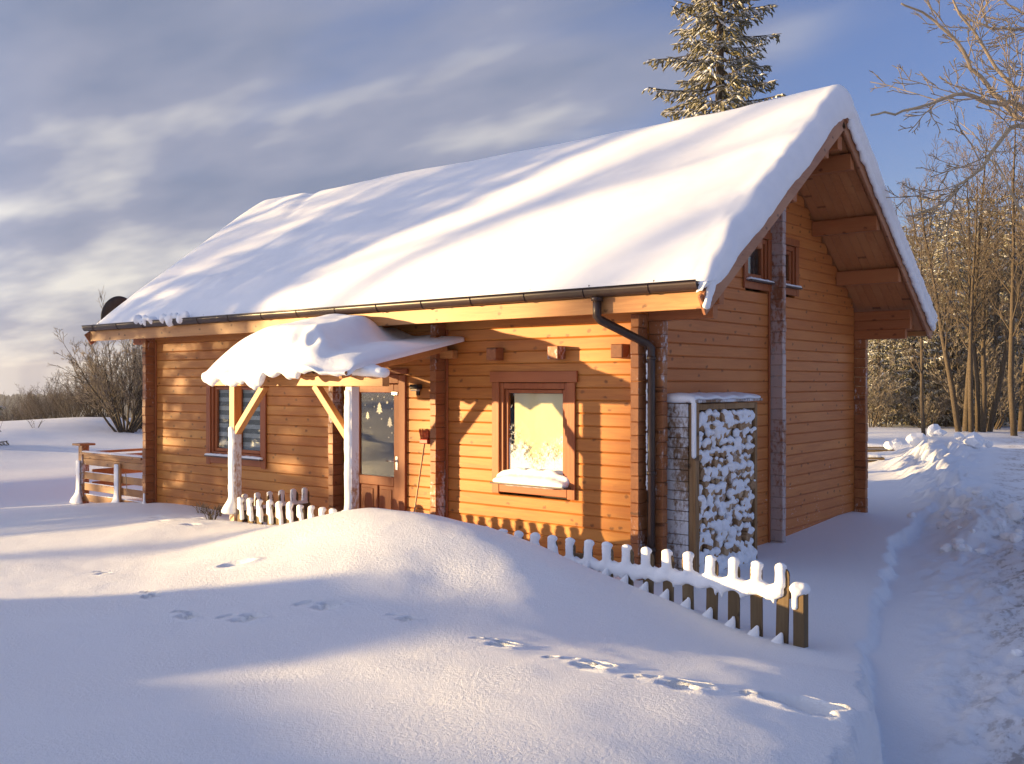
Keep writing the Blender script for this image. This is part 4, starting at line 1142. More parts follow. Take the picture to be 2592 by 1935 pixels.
for i in range(10):
    z = -.42 + .03 * i; w = .14 * math.exp(-((z + .42) / .09) ** 2); it.append(((XL + .10, -.20, z), (.03 + w, .02 + .6 * w, .03)))
tag(blobs('post_snow', it, M['snow'], .016, 3), 'snow blown up against the terrace railing posts', 'snow')
q = TB(); q.tube([(TX0 - .12, -.09, .0), (TX0, -.095, .03), (TX0 + .2, -.075, .10)], .008, 5); q.tube([(-10.5, -.06, .16), (-10.46, -.07, .02), (-10.44, -.07, -.12), (-10.38, -.07, -.22)], .008, 5)
tag(q.build('rope', M['rope']), 'thin pale rope tied round the terrace railing', 'rope')

# ------------------------------------------------------------------ firewood rack
RX, RY0, RY1, RZ0, RZ1 = .42, .24, 1.70, -.42, 1.50
rack = thing('firewood_rack', (.2, 1.0, -.42), 'tall timber firewood rack against the shaded gable wall', 'rack')
for (x, y) in ((.225, RY0), (RX - .025, RY0), (.225, RY1), (RX - .025, RY1)):
    box('post', x - .025, x + .025, y - .03, y + .03, RZ0, RZ1, M['rack'], rack, .005)
box('post', RX + .002, RX + .032, RY0 - .035, RY0 + .045, RZ0, RZ1 + .01, M['rack'], rack, .005)
i = 0; z = RZ0 + .05
while z < RZ1 - .05:
    h = _r.uniform(.09, .15)
    box('side_board', .025 if i % 3 else .03, RX - .052, RY0 - .048, RY0 - .031, z, z + h - .007, M['rack_x'], rack, .004); z += h; i += 1
    box('side_board', .03, RX - .052, RY1 + .031, RY1 + .048, z - h, z - .02, M['rack_x'], rack, .004)
box('top_board', .02, RX + .05, RY0 - .06, RY1 + .06, RZ1 + .012, RZ1 + .042, M['rack_x'], rack, .005)
box('top_board', RX - .05, RX + .0, RY0 + .04, RY1 - .04, RZ1 - .07, RZ1 - .002, M['rack'], rack, .005)
it = [((RX * .55, RY0 - .05 + (RY1 - RY0 + .1) * i / 50, RZ1 + .055 + .01 * math.sin(i * .5)), (.24, .05, .05 + .006 * _r.random())) for i in range(51)]
it += [((RX + .02, RY0 - .05 - .0 * i, RZ1 + .03 - .025 * i), (.032, .026, .03)) for i in range(24)]
tag(blobs('rack_snow', it, M['snow'], .016, 4), 'smooth roll of snow along the top of the firewood rack', 'snow')
FW = []
for k in range(7):
    rr = random.Random(60 + k); n = rr.choice((3, 4, 5, 6))
    a0 = rr.uniform(0, 6.28); P = []
    for i in range(n):
        a = a0 + 2 * math.pi * (i + rr.uniform(-.2, .2)) / n; rad = rr.uniform(.056, .078); P.append((rad * math.cos(a), rad * math.sin(a) * .85))
    V = [(-.15, p[0], p[1]) for p in P] + [(.15, p[0] * 1.02, p[1] * 1.02) for p in P] + [(.152, 0, 0)]
    F = [tuple(range(n))] + [(i, n + i, n + (i + 1) % n, (i + 1) % n)[::-1] for i in range(n)] + [(2 * n, n + i, n + (i + 1) % n) for i in range(n)]
    FW.append(mesh('firewood_log', V, F, M['firewood']))
snow_it = []
row = 0; z = RZ0 + .10
rf = random.Random(8)
while z < RZ1 - .10:
    y = RY0 + .10 + (.055 if row % 2 else 0)
    while y < RY1 - .06:
        x = RX - .15 + rf.uniform(-.035, .03)
        mt = Matrix.Translation((x, y + rf.uniform(-.012, .012), z + rf.uniform(-.012, .012))) @ Matrix.Rotation(rf.uniform(0, 6.28), 4, 'X') @ Matrix.Rotation(rf.uniform(-.06, .06), 4, 'Z')
        o = link(bpy.data.objects.new('firewood_log', rf.choice(FW)), None, mt)
        tag(o, 'split firewood log, one of many stacked end-on in the snowy rack', 'firewood', 'firewood stacked in the rack')
        u = rf.random()
        if u < .84:
            k_ = rf.uniform(.6, 1.25)
            snow_it.append(((x + .148, y + rf.uniform(-.02, .02), z + .035 + rf.uniform(-.01, .02)), (.030 * k_, .066 * k_, .034 * k_)))
            snow_it.append(((x + .140, y + rf.uniform(-.05, .05), z + .02 + rf.uniform(-.03, .03)), (.026 * k_, .040 * k_, .048 * k_)))
        if u > .86:
            snow_it.append(((x + .15, y, z), (.03, .085, .07)))
        y += rf.uniform(.112, .128)
    z += .098; row += 1
for i in range(28): snow_it.append(((RX - .01, RY0 + .12 + (RY1 - RY0 - .2) * i / 27, RZ0 + .12 + .06 * rf.random()), (.06, .06, .07)))
tag(blobs('firewood_snow', snow_it, M['snow'], .009, 1, rough=.05), 'clumps of snow clinging to the stacked firewood ends', 'snow')

# ------------------------------------------------------------------ small things
br = thing('broom', (-3.28, -.12, -.2), 'broom leaning bristles up against the wall right of the door', 'broom')
q = TB(); q.tube([(-3.36, -.20, -.28), (-3.25, -.05, .96)], .011, 8); q.build('handle', M['rope'], br)
q = TB()
bt = Vector((-3.25, -.05, .96)); dd = (Vector((-3.25, -.05, .96)) - Vector((-3.36, -.20, -.28))).normalized()
bd = TB(); v, f = cbox(.15, .05, .06, .01); bd.add([(p[0] + bt.x + .0, p[1] + bt.y, p[2] + bt.z + .02) for p in v], f); bd.build('head', M['red'], br, False)
for i in range(90):
    x = bt.x + _r.uniform(-.065, .065); y = bt.y + _r.uniform(-.018, .018)
    q.tube([(x, y, bt.z + .045), (x + (x - bt.x) * .35 + _r.uniform(-.01, .01), y - .004, bt.z + .17 + _r.uniform(-.015, .015))], .003, 3)
q.build('bristles', M['bristle'], br)
def tuft(x, y, n, h, spread, mat, label, name='dry_plant', cat='plant', group=None):
    z = gz(x, y); t = thing(name, (x, y, z), label, cat, group); tb = TB(); rr = random.Random(int(x * 977 + y * 71))
    for i in range(n):
        a = rr.uniform(0, 6.28); s = rr.uniform(.2, 1) * spread; hh = h * rr.uniform(.5, 1)
        p0 = (x + s * .3 * math.cos(a), y + s * .3 * math.sin(a), z - .04)
        p1 = (x + s * .7 * math.cos(a), y + s * .7 * math.sin(a), z + hh * .6); p2 = (x + s * 1.1 * math.cos(a + .3), y + s * 1.1 * math.sin(a + .3), z + hh)
        tb.tube([p0, p1, p2], [.006, .005, .003], 4)
        for k in range(2):
            b = rr.uniform(0, 6.28); tb.tube([p1, (p1[0] + .05 * math.cos(b), p1[1] + .05 * math.sin(b), p1[2] + rr.uniform(.02, .07))], [.004, .002], 3)
    tb.build('stalks', mat, t, False)
tuft(-7.1, -.75, 12, .17, .14, M['dry'], 'dry frosted stalks poking from the snow under the blind window')
tuft(-6.75, -.70, 9, .18, .11, M['dry'], 'smaller dry tuft just right of the frosted stalks by the wall')
tuft(-5.35, -1.75, 14, .18, .16, M['bark'], 'dark dry twigs at the foot of the left porch post')
_r2 = random.Random(77)
for i in range(14):
    x = -34 + _r2.uniform(-2.5, 3.0) ; y = -1.5 + i * .75 + _r2.uniform(-.4, .4)
    tuft(x, y, 9, _r2.uniform(.35, .8), .35, M['bark'], 'low dry weed standing in the far snowfield on the left', 'weed', 'plant', 'weeds in the far snowfield')
# snowed-in planks and clods beside the lane
for (x0, y0, x1, y1, lab) in ((-6.6, 20.6, -4.45, 21.7, 'farther snow topped plank lying in the yard behind the cabin'), (-5.2, 16.2, -3.35, 17.2, 'nearer snow topped plank lying in the yard behind the cabin')):
    t = thing('plank', ((x0 + x1) / 2, (y0 + y1) / 2, -.4), lab, 'plank')
    z = gz((x0 + x1) / 2, (y0 + y1) / 2)
    beam('board', (x0, y0, z + .12), (x1, y1, z + .14), .3, .05, M['picket'], t)
    beam('board', (x0 + .3, y0 + .1, z + .02), (x1 - .1, y1, z + .03), .3, .10, M['picket'], t)
    n = 26; blobs('snow_cover', [((x0 + (x1 - x0) * i / n, y0 + (y1 - y0) * i / n, z + .19), (.12, .15, .055 + .04 * math.sin(math.pi * i / n))) for i in range(n - 1)], M['snow'], .03, 3, t)
def clod(x, y, r_, label, seed, dz=0.0):
    rr = random.Random(seed); z = gz(x, y) + dz
    V = ICO_V * np.array([rr.uniform(.8, 1.2), rr.uniform(.8, 1.2), rr.uniform(.65, .95)])
    k = 1 + .42 * np.array([fbm(np.array([v[0] * 1.7 + seed]), np.array([v[1] * 1.7 + v[2] * 1.3]), seed, 3)[0] for v in ICO_V])
    V = V * k[:, None] * r_ + np.array([x, y, z + r_ * .35])
    o = mobj('snow_clod', V, ICO_F, M['snow'], None, False)
    tag(o, label, 'snow clod', 'clods of ploughed snow beside the lane')
for i, (x, y, r_) in enumerate([(-3.55, 20.6, .26), (-3.3, 21.4, .22), (-3.0, 20.9, .15), (-3.9, 19.9, .2), (-3.75, 18.8, .16), (-2.35, 22.0, .27), (-2.7, 21.8, .14), (-2.05, 22.4, .13)]):
    clod(x, y, r_, 'sunlit clod of snow on the far ploughed heap behind the cabin', i, .22)
rc = random.Random(12)
for i in range(30):
    y = rc.uniform(4.2, 9.5); x = np.interp(y, [3.6, 5.6, 9.5], [1.9, 1.75, .9]) + rc.gauss(.25, .42)
    clod(x, y, rc.choice((.04, .05, .07, .09, .12)), 'shaded clod of snow in the heap past the cabin corner', 100 + i)
for i in range(30):
    y = rc.uniform(-4.5, 3.5); x = np.interp(y, [-4.5, 0, 3.5], [5.0, 3.75, 3.0]) + rc.gauss(.35, .28)
    clod(x, y, rc.choice((.02, .03, .04, .05)), 'small clod of snow beside the driven lane', 200 + i)

# ------------------------------------------------------------------ trees
def norm(v):
    l = math.sqrt(v[0] ** 2 + v[1] ** 2 + v[2] ** 2) or 1
    return (v[0] / l, v[1] / l, v[2] / l)
def grow(tb, rr, p, d, length, rad, level, maxl, opt, mi=0):
    n = 5 if level == 0 else (4 if level < maxl else 3)
    pts = [p]; rads = [rad]; dirs = [d]
    wob = opt['wob'] * (0.4 if level == 0 else 1); up = opt['up'] if level else .04
    for i in range(n):
        d = norm((d[0] + rr.gauss(0, wob), d[1] + rr.gauss(0, wob), d[2] + rr.gauss(0, wob) * .7 + up))
        s = length / n
        p = (p[0] + d[0] * s, p[1] + d[1] * s, p[2] + d[2] * s); pts.append(p); dirs.append(d)
        rads.append(max(rad * (1 - opt['taper'] * (i + 1) / n), opt['rmin']))
    sides = 7 if level == 0 else (4 if level == 1 else 3)
    tgt = tb[0 if level == 0 else 1] if isinstance(tb, tuple) else tb
    tgt.tube(pts, rads, sides, mi if level < 2 else opt.get('twig_mi', mi), level == 0)
    if level >= maxl: return
    nb = opt['nb'][level]
    for k in range(nb):
        t = opt['t0'][level] + (1 - opt['t0'][level]) * (k + rr.random()) / nb
        f = t * n; i = min(int(f), n - 1); u = f - i
        q = tuple(pts[i][j] * (1 - u) + pts[i + 1][j] * u for j in range(3))
        dd = dirs[i]
        az = k * 2.4 + rr.uniform(-.6, .6); spread = opt['ang'][level] * rr.uniform(.7, 1.25)
        a = (0, 0, 1) if abs(dd[2]) < .9 else (1, 0, 0)
        s1 = norm((a[1] * dd[2] - a[2] * dd[1], a[2] * dd[0] - a[0] * dd[2], a[0] * dd[1] - a[1] * dd[0]))
        s2 = (dd[1] * s1[2] - dd[2] * s1[1], dd[2] * s1[0] - dd[0] * s1[2], dd[0] * s1[1] - dd[1] * s1[0])
        cs, sn = math.cos(spread), math.sin(spread)
        nd = norm(tuple(dd[j] * cs + (s1[j] * math.cos(az) + s2[j] * math.sin(az)) * sn for j in range(3)))
        rr_ = rads[i] * (1 - u) + rads[i + 1] * u
        grow(tb, rr, q, nd, length * opt['len'][level] * rr.uniform(.6, 1.15) * (1.15 - .55 * t), max(rr_ * opt['rr'], opt['rmin']), level + 1, maxl, opt, mi)
TALL = dict(wob=.10, up=.10, taper=.85, rmin=.008, nb=[20, 8, 5], t0=[.30, .15, .1], ang=[.75, .7, .7], len=[.26, .45, .5], rr=.45, twig_mi=1)
def pair(tb, mats, smooth=True, names=('trunk', 'crown')):
    return [(n_, mesh(n_, t_.V, t_.F, mats, smooth, t_.M)) for n_, t_ in zip(names, tb)]
def bare_mesh(seed, h=11.0, r0=.14, opt=TALL, maxl=3, lean=(0, 0)):
    tb = (TB(), TB()); grow(tb, random.Random(seed), (0, 0, -.3), norm((lean[0], lean[1], 1)), h, r0, 0, maxl, opt)
    return pair(tb, [M['bark'], M['twig']])
BARE = [bare_mesh(11), bare_mesh(23, 12.5, .15, lean=(.06, .02)), bare_mesh(37, 10, .11, lean=(-.08, .03)), bare_mesh(41, 11.5, .12)]
def place_tree(me_, name, x, y, s, rz, label, group, lean=(0, 0), cat='tree', z=None):
    zz = gz(x, y) if z is None else z
    M_ = Matrix.Translation((x, y, zz)) @ Matrix.Rotation(lean[0], 4, 'X') @ Matrix.Rotation(lean[1], 4, 'Y') @ Matrix.Rotation(rz, 4, 'Z') @ Matrix.Scale(s, 4)
    e = bpy.data.objects.new(name, None); link(e, None, M_); tag(e, label, cat, group)
    for n_, m_ in me_:
        o = bpy.data.objects.new(n_, m_); COL.objects.link(o); o.parent = e; W[o.name] = M_
    return e
def at(vx, dist):
    """a ground point seen vx pixels (2213 wide view) from the left at the given depth"""
    u = (vx * 2592 / 2213 - 1296) / 2470
    ya = R(39.5); f_ = (-math.sin(ya), math.cos(ya)); r_ = (math.cos(ya), math.sin(ya))
    return (CAMXY[0] + dist * (f_[0] + u * r_[0]), CAMXY[1] + dist * (f_[1] + u * r_[1]))
# the grove right of the cabin
GROVE = [(2072, 42.0, 0, 1.02, -.10), (2086, 42.4, 1, 1.05, -.04), (2098, 41.8, 2, 1.1, -.07), (2112, 42.3, 3, 1.0, -.02), (2124, 42.0, 0, .95, .03), (2136, 42.6, 1, .92, .05),
         (2192, 40.0, 3, 1.15, -.03), (2206, 43.0, 0, 1.1, .02), (1996, 37.5, 2, .80, -.14), (2160, 46, 2, 1.05, .0), (2228, 38.5, 1, 1.1, -.06),
         (1962, 50, 3, .9, 0), (2020, 52, 0, 1.0, .03), (2045, 49, 1, .95, -.03), (1985, 56, 2, 1.1, .02), (1930, 54, 1, .85, -.04), (1905, 58, 0, .95, 0), (2075, 56, 3, 1.1, 0), (2145, 55, 0, 1.15, .02), (2185, 58, 1, 1.2, 0), (2250, 50, 3, 1.2, -.05)]
side = ['leaning out of the clump', 'in the middle of the clump']
for i, (vx, d, k, s, ln) in enumerate(GROVE):
    x, y = at(vx, d)
    if i < 6: lab = ('leftmost', 'second', 'third', 'fourth', 'fifth', 'rightmost')[i] + ' bare stem of the dense clump beyond the lane, counted from the left'
    elif i == 6: lab = 'tall bare tree standing alone right of the dense clump'
    elif i == 8: lab = 'bare tree leaning left in the snow between cabin and clump'
    else: lab = 'tall bare tree in the grove behind the clump on the right'
    place_tree(BARE[k], 'bare_tree', x, y, s, i * 1.3, lab, 'bare trees of the grove on the right', (0, ln))
# undergrowth
SHRUB = dict(wob=.13, up=.08, taper=.8, rmin=.007, nb=[9, 6, 4], t0=[.25, .15, .1], ang=[.55, .6, .6], len=[.45, .5, .5], rr=.55, twig_mi=1)
def shrub_mesh(seed, n, h, spread, r0=.03, maxl=3, opt=SHRUB, mats=None, base=.35, leanx=0):
    tb = (TB(), TB()); rr = random.Random(seed)
    for i in range(n):
        a = rr.uniform(0, 6.28); s = spread * math.sqrt(rr.random())
        grow(tb, rr, (base * s * math.cos(a), base * s * math.sin(a), -.2), norm((s * math.cos(a) + leanx, s * math.sin(a), 1)), h * rr.uniform(.65, 1.05), r0 * rr.uniform(.7, 1.2), 0, maxl, opt)
    return pair(tb, mats or [M['bark'], M['twig_warm']], True, ('stems', 'twigs'))
SHR = [shrub_mesh(5, 9, 3.2, .5), shrub_mesh(6, 11, 2.6, .8)]
rs = random.Random(31)
for i in range(16):
    vx = 1885 + i * 22 + rs.uniform(-8, 8); d = rs.uniform(44, 58); x, y = at(vx, d)
    place_tree(SHR[i % 2], 'bare_shrub', x, y, rs.uniform(.8, 1.7), i * 2.1, 'thin bare shrub in the undergrowth of the grove on the right', 'undergrowth of the grove', cat='shrub')
# big fan shaped bush on the left and its neighbours
BUSH = shrub_mesh(15, 20, 5.4, .95, .06, 3, dict(wob=.13, up=.04, taper=.85, rmin=.008, nb=[10, 6, 4], t0=[.22, .12, .1], ang=[.5, .55, .6], len=[.42, .5, .5], rr=.5, twig_mi=1), [M['bark_dark'], M['twig_warm']], .3, 0)
def left_at(vx, d): return at(vx, d)
x, y = left_at(272, 37.5); place_tree(BUSH, 'bare_bush', x, y, .84, .4, 'large fan shaped bare bush beyond the terrace railing', 'bare bushes on the left', cat='bush')
x, y = left_at(302, 39); place_tree(BUSH, 'bare_bush', x, y, .70, 2.4, 'second bare bush half hidden behind the cabin corner', 'bare bushes on the left', cat='bush')
BUSH2 = [(n_, m_.copy()) for n_, m_ in BUSH]
for n_, m_ in BUSH2: m_.materials[1] = M['twig_far']
for i, (vx, d, s) in enumerate(((195, 43, .42), (160, 46, .40), (120, 48, .42), (88, 52, .38), (222, 46, .5), (60, 58, .40), (25, 62, .42))):
    x, y = left_at(vx, d); place_tree(BUSH2, 'bare_bush', x, y, s, 1.1 * i + .3, 'low bare bush at the far edge of the snowfield on the left', 'low bushes at the snowfield edge', cat='bush')

def spruce_mesh(seed, h, rad, z_from, step=.34, twig=1.0, dens=1.0, snow=.3):
    tb = TB(); tk = TB(); rr = random.Random(seed)
    tk.tube([(0, 0, -.5), (0, 0, h * .5), (0, 0, h)], [.018 * h, .011 * h, .01], 8, 1)
    z = z_from
    def spindle(p, d, l, w, mi=0):
        a = (0, 0, 1) if abs(d[2]) < .9 else (1, 0, 0)
        u = norm((a[1] * d[2] - a[2] * d[1], a[2] * d[0] - a[0] * d[2], a[0] * d[1] - a[1] * d[0])); v = (d[1] * u[2] - d[2] * u[1], d[2] * u[0] - d[0] * u[2], d[0] * u[1] - d[1] * u[0])
        m = .38
        V = [p] + [tuple(p[j] + d[j] * l * m + (u[j] * c + v[j] * s) * w for j in range(3)) for c, s in ((1, 0), (0, 1), (-1, 0), (0, -1))] + [tuple(p[j] + d[j] * l for j in range(3))]
        tb.add(V, [(0, 2, 1), (0, 3, 2), (0, 4, 3), (0, 1, 4), (5, 1, 2), (5, 2, 3), (5, 3, 4), (5, 4, 1)], mi)
    while z < h - .15:
        f = 1 - z / h
        L0 = rad * (f ** .75) * rr.uniform(.85, 1.12) + .12
        nb = rr.randint(5, 7)
        a0 = rr.uniform(0, 6.28)
        for b in range(nb):
            a = a0 + 6.283 * b / nb + rr.uniform(-.3, .3); L = L0 * rr.uniform(.55, 1.3)
            droop = .10 + .45 * f; n = 6; p = (0, 0, z + rr.uniform(-.1, .1)); pts = [p]
            for i in range(n):
                t = (i + 1) / n
                rise = (.18 if f < .25 else 0) * t * L
                zz = z - droop * L * t + .55 * droop * L * t * t * 1.25 + rise
                pts.append((math.cos(a) * L * t, math.sin(a) * L * t, zz))
            tb.tube(pts, [.02 * L * .5 + .012 - .002 * i for i in range(n + 1)], 4, 1, False)
            nt = int(L * 13 * dens)
            for k in range(nt):
                t = .18 + .82 * (k + rr.random()) / nt; fi = t * n; i = min(int(fi), n - 1); u = fi - i
                q = tuple(pts[i][j] * (1 - u) + pts[i + 1][j] * u for j in range(3))
                side_ = 1 if k % 2 else -1
                an = a + side_ * rr.uniform(.5, 1.15)
                hang = rr.uniform(.15, 1.1) * (1 if f > .2 else .3)
                d = norm((math.cos(an), math.sin(an), -hang))
                l = (.16 + .30 * (1 - t) * min(1, L)) * rr.uniform(.7, 1.3) * twig
                spindle(q, d, l, .028 * twig * rr.uniform(.8, 1.3), 2 if rr.random() < snow * .12 else 0)
                for s_ in range(2):
                    d2 = norm((d[0] + rr.gauss(0, .5), d[1] + rr.gauss(0, .5), d[2] - rr.uniform(0, .7)))
                    q2 = tuple(q[j] + d[j] * l * rr.uniform(.3, .8) for j in range(3))
                    spindle(q2, d2, l * rr.uniform(.4, .75), .024 * twig)
            spindle(pts[-2], norm(tuple(pts[-1][j] - pts[-2][j] for j in range(3))), .30 * twig, .03 * twig)
        z += step * rr.uniform(.75, 1.2)
    return pair((tk, tb), [M['needles'], M['bark_dark'], M['snow']], False)
SPR_MAIN = spruce_mesh(3, 15.0, 3.3, 6.3, .36, 1.15, 1.2, 1.5)
def spruce(x, y, me_, s, label, rz=0, group=None):
    return place_tree(me_, 'spruce_tree', x, y, s, rz, label, group)
x, y = at(1556, 23.5); spruce(x, y, SPR_MAIN, .94, 'frosted spruce rising behind the cabin ridge', 1.0)
it = [((x + dx, y + dy, z), (r_, r_, r_ * .6)) for (dx, dy, z, r_) in ((.05, -1.1, 9.55, .13), (.2, -1.1, 9.58, .13), (.33, -1.05, 9.50, .11), (-.1, -1.15, 9.50, .10), (.45, -1.05, 9.42, .09), (.42, -1.15, 9.28, .08))]
SPR_FAR = [spruce_mesh(8, 12, 2.6, .8, .55, 1.7, .45, .8), spruce_mesh(9, 10, 2.3, .5, .55, 1.7, .45, .8)]
for i, (vx, d, k, s) in enumerate(((1900, 47, 0, .62), (1935, 49, 1, .80), (1975, 47, 0, .72), (2015, 50, 1, .95), (2055, 48, 0, .88), (2105, 50, 1, 1.0), (2155, 48, 0, .95), (2205, 51, 1, 1.05), (1915, 64, 0, .95), (1960, 60, 1, 1.15), (2010, 66, 0, 1.2), (2050, 62, 1, 1.3), (2095, 70, 0, 1.25), (2150, 66, 1, 1.35), (2200, 72, 0, 1.3), (2240, 62, 1, 1.3), (1885, 58, 1, .85), (1940, 72, 0, 1.1))):
    x, y = at(vx, d); spruce(x, y, SPR_FAR[k], s, 'dark spruce in the shade behind the bare grove on the right', i * 1.7, 'spruces behind the grove')
# a spruce just outside the frame on the left: its twigs reach in
x, y = at(-104, 30); spruce(x, y, SPR_FAR[1], .62, 'spruce whose branch tips reach in at the left edge', .5)

# limbs of a roadside tree reaching in from the right
def limb_tree():
    t = thing('roadside_tree', (6.6, 3.0, -.4), 'bare tree reaching sunlit branches in from the upper right', 'tree')
    rr = random.Random(4); tb = TB()
    ya = R(39.5); f_ = Vector((-math.sin(ya), math.cos(ya), 0)); r_ = Vector((math.cos(ya), math.sin(ya), 0)); C0 = Vector((CAMXY[0], CAMXY[1], 1.73))
    def P(vx, vy, d): return C0 + d * (f_ + r_ * ((vx * 2592 / 2213 - 1296) / 2470) - Vector((0, 0, 1)) * ((vy * 2592 / 2213 - 968) / 2470))
    base = P(2420, 1010, 14.5)
    t.location = (base.x, base.y, gz(base.x, base.y)); W[t.name] = Matrix.Translation(t.location)
    trunk = [Vector((base.x, base.y, -.6)), P(2425, 700, 14.5), P(2410, 420, 14.3), P(2390, 120, 14.0), P(2370, -250, 14.0)]
    tb.tube([tuple(p) for p in trunk], [.20, .17, .14, .10, .05], 10)
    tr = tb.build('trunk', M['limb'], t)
    OPT = dict(wob=.16, up=.05, taper=.8, rmin=.006, nb=[0, 4, 3], t0=[.1, .1, .1], ang=[.6, .6, .6], len=[.4, .5, .5], rr=.5)
    limbs = [
      ([(2410, 420, 14.3), (2300, 330, 13.6), (2213, 232, 13.2), (2150, 226, 13.0), (2080, 204, 12.8), (2010, 224, 12.6), (1950, 243, 12.5), (1885, 246, 12.4)], .046, .012, 8),
      ([(2425, 560, 14.5), (2330, 330, 13.5), (2213, 272, 12.8), (2165, 300, 12.6), (2120, 365, 12.4), (2080, 395, 12.4), (2040, 440, 12.3), (1960, 470, 12.2)], .042, .010, 7),
      ([(2405, 360, 14.2), (2290, 260, 13.4), (2213, 262, 13.1), (2160, 215, 13.1), (2105, 150, 13.0), (2060, 80, 12.9), (2010, 40, 12.9), (1950, 5, 12.8)], .052, .012, 8),
      ([(2395, 180, 14.0), (2300, 130, 13.8), (2200, 195, 13.6), (2140, 120, 13.6), (2090, 50, 13.5), (2040, -20, 13.5)], .044, .012, 7),
      ([(2390, 100, 14.0), (2290, 60, 14.2), (2190, 65, 14.4), (2120, 55, 14.4), (2060, 20, 14.4)], .035, .008, 6),
      ([(2425, 640, 14.5), (2320, 560, 14.8), (2213, 470, 15), (2150, 350, 15.2), (2110, 380, 15.3)], .035, .008, 5),
      ([(2380, 40, 14.0), (2300, -20, 14.2), (2213, 30, 14.4), (2160, -20, 14.6)], .04, .01, 5)]
    for pts, r0, r1, nb in limbs:
        lb = TB(); Q = [P(*p) for p in pts]
        # soften the polyline
        S = []
        for i in range(len(Q) - 1):
            for k in range(4):
                u = k / 4; p0 = Q[max(i - 1, 0)]; p1 = Q[i]; p2 = Q[i + 1]; p3 = Q[min(i + 2, len(Q) - 1)]
                S.append(.5 * ((2 * p1) + (p2 - p0) * u + (2 * p0 - 5 * p1 + 4 * p2 - p3) * u * u + (3 * p1 - p0 - 3 * p2 + p3) * u ** 3))
        S.append(Q[-1]); n = len(S)
        S = [s + Vector((rr.gauss(0, .012), rr.gauss(0, .012), rr.gauss(0, .012))) for s in S]
        rads = [r0 + (r1 - r0) * (i / (n - 1)) ** .8 for i in range(n)]
        lb.tube([tuple(s) for s in S], rads, 7)
        for k in range(int(nb * 1.5)):
            i = rr.randint(int(n * .2), int(n * .78)); d = (S[i + 1] - S[i]).normalized()
            nd = norm((d.x * .7 + rr.gauss(0, .45), d.y * .7 + rr.gauss(0, .45), d.z * .7 + rr.gauss(.15, .5)))
            grow(lb, rr, tuple(S[i]), nd, rr.uniform(.5, 1.2), rads[i] * .36, 1, 3, OPT)
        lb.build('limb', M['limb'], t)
limb_tree()

# ------------------------------------------------------------------ far woods
def wood(name, pts, label):
    tb = TB(); rr = random.Random(len(pts))
    for (x, y, z, h, w) in pts:
        n = 5; a0 = rr.uniform(0, 6)
        V = []
        for (zz, ww) in ((0, .55), (.25, 1.0), (.6, .7), (.85, .35)):
            for i in range(n): a = a0 + 6.283 * i / n; q = ww * w * rr.uniform(.7, 1.25); V.append((x + q * math.cos(a), y + q * math.sin(a), z + zz * h))
        V.append((x + rr.uniform(-.1, .1) * w, y, z + h))
        F = [(k * n + i, k * n + (i + 1) % n, (k + 1) * n + (i + 1) % n, (k + 1) * n + i) for k in range(3) for i in range(n)] + [(3 * n + i, 3 * n + (i + 1) % n, 4 * n) for i in range(n)]
        tb.add(V, F)
    o = tb.build(name, M['wood'], None, False); tag(o, label, 'forest', kind='stuff'); return o
M['wood'] = plain('far_forest', (0.085, 0.075, 0.065), 0.95, 0, 0.5, 0.08, 0.1)
rw = random.Random(2)
pts = []
for i in range(2600):
    d = rw.uniform(620, 1000); vx = rw.uniform(-500, 620); x, y = at(vx, d); pts.append((x, y, 0, rw.uniform(9, 15), rw.uniform(3, 5)))
zz = ground_z(np.array([p[0] for p in pts]), np.array([p[1] for p in pts])); pts = [(p[0], p[1], float(z), p[3], p[4]) for p, z in zip(pts, zz)]
wood('far_forest', pts, 'wooded hill on the far horizon at left')
pts = []
for i in range(700):
    d = rw.uniform(110, 330); vx = rw.uniform(-400, 620); x, y = at(vx, d); pts.append((x, y, 0, rw.uniform(6, 11), rw.uniform(1.6, 3)))
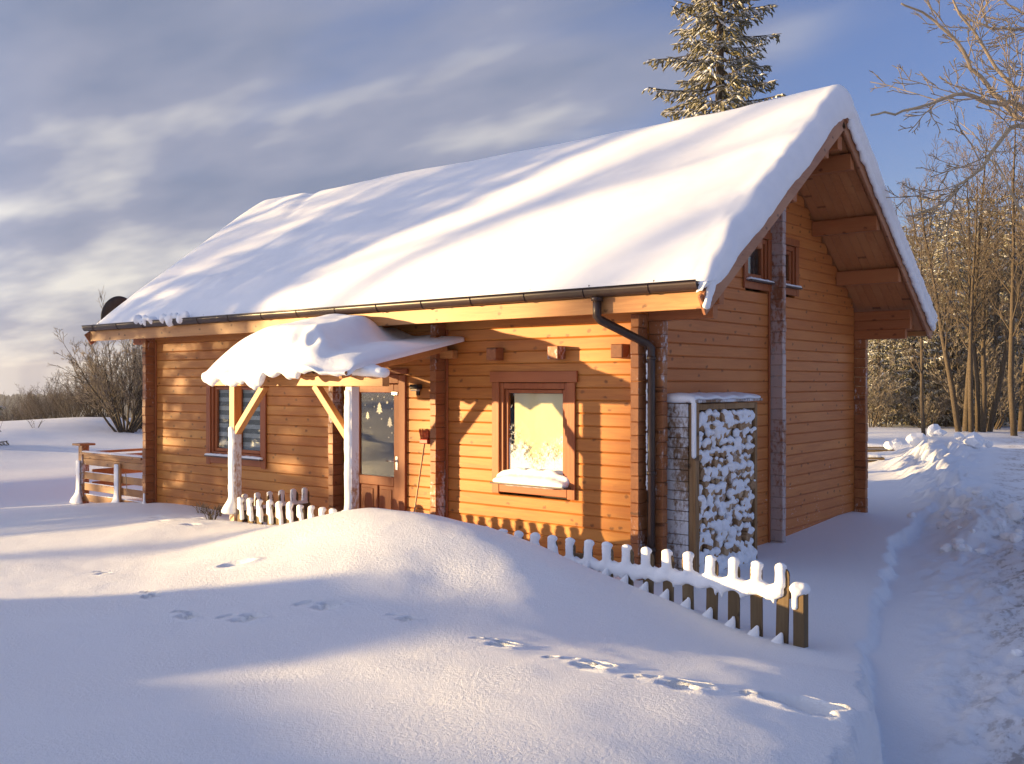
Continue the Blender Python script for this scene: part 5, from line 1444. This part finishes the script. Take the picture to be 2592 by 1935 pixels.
zz = ground_z(np.array([p[0] for p in pts]), np.array([p[1] for p in pts])); pts = [(p[0], p[1], float(z), p[3], p[4]) for p, z in zip(pts, zz)]
wood('valley_forest', pts, 'dark belt of woodland in the valley at left')
pts = []
for i in range(600):
    d = rw.uniform(75, 140); vx = rw.uniform(1500, 2900); x, y = at(vx, d); pts.append((x, y, -.5, rw.uniform(8, 13), rw.uniform(1.6, 3)))
wood('back_forest', pts, 'dense dark wood behind the grove on the right')

# ------------------------------------------------------------------ trees out of view to the left that break up the low sunlight
def sun_at(q, w):
    """point with offset q across the sun's direction and w metres up-sun"""
    c, s = math.cos(SUN_AZ), math.sin(SUN_AZ)
    return (c * q - s * w, -s * q - c * w)
SHADE = [(-7.6, 36, 0, 1.5), (-6.3, 44, 2, 1.7), (-3.2, 40, 1, 1.5), (-2.3, 60, 3, 1.8), (-5.2, 58, 0, 1.8), (-4.1, 50, 3, 1.6), (-.9, 75, 1, 1.9)]
for i, (q, w, k, s) in enumerate(SHADE):
    x, y = sun_at(q, w); place_tree(BARE[k], 'bare_tree', x, y, s, i * 1.9, 'bare tree outside the view on the sunny side of the yard', 'trees on the sunny side outside the view')

for i, (q, w, h) in enumerate(((-4.9, 25, .75), (-3.95, 31, .85), (-6.9, 45, .8), (-4.4, 38, .9))):
    x, y = sun_at(q, w); spruce(x, y, SPR_FAR[i % 2], h, 'spruce outside the view on the sunny side of the yard', i, 'trees on the sunny side outside the view')

# ------------------------------------------------------------------ winter air
hz = box('haze', -1480, 1480, -1480, 1480, -75, 30, None, None, .01)
tag(hz, kind='stuff')
hm = bpy.data.materials.new('haze'); hm.use_nodes = True; nt = hm.node_tree; nt.nodes.clear()
ho = nt.nodes.new('ShaderNodeOutputMaterial'); hv = nt.nodes.new('ShaderNodeVolumePrincipled')
hv.inputs['Color'].default_value = (0.88, 0.91, 1.0, 1); hv.inputs['Density'].default_value = 0.00035
nt.links.new(hv.outputs[0], ho.inputs['Volume']); hz.data.materials.clear(); hz.data.materials.append(hm)
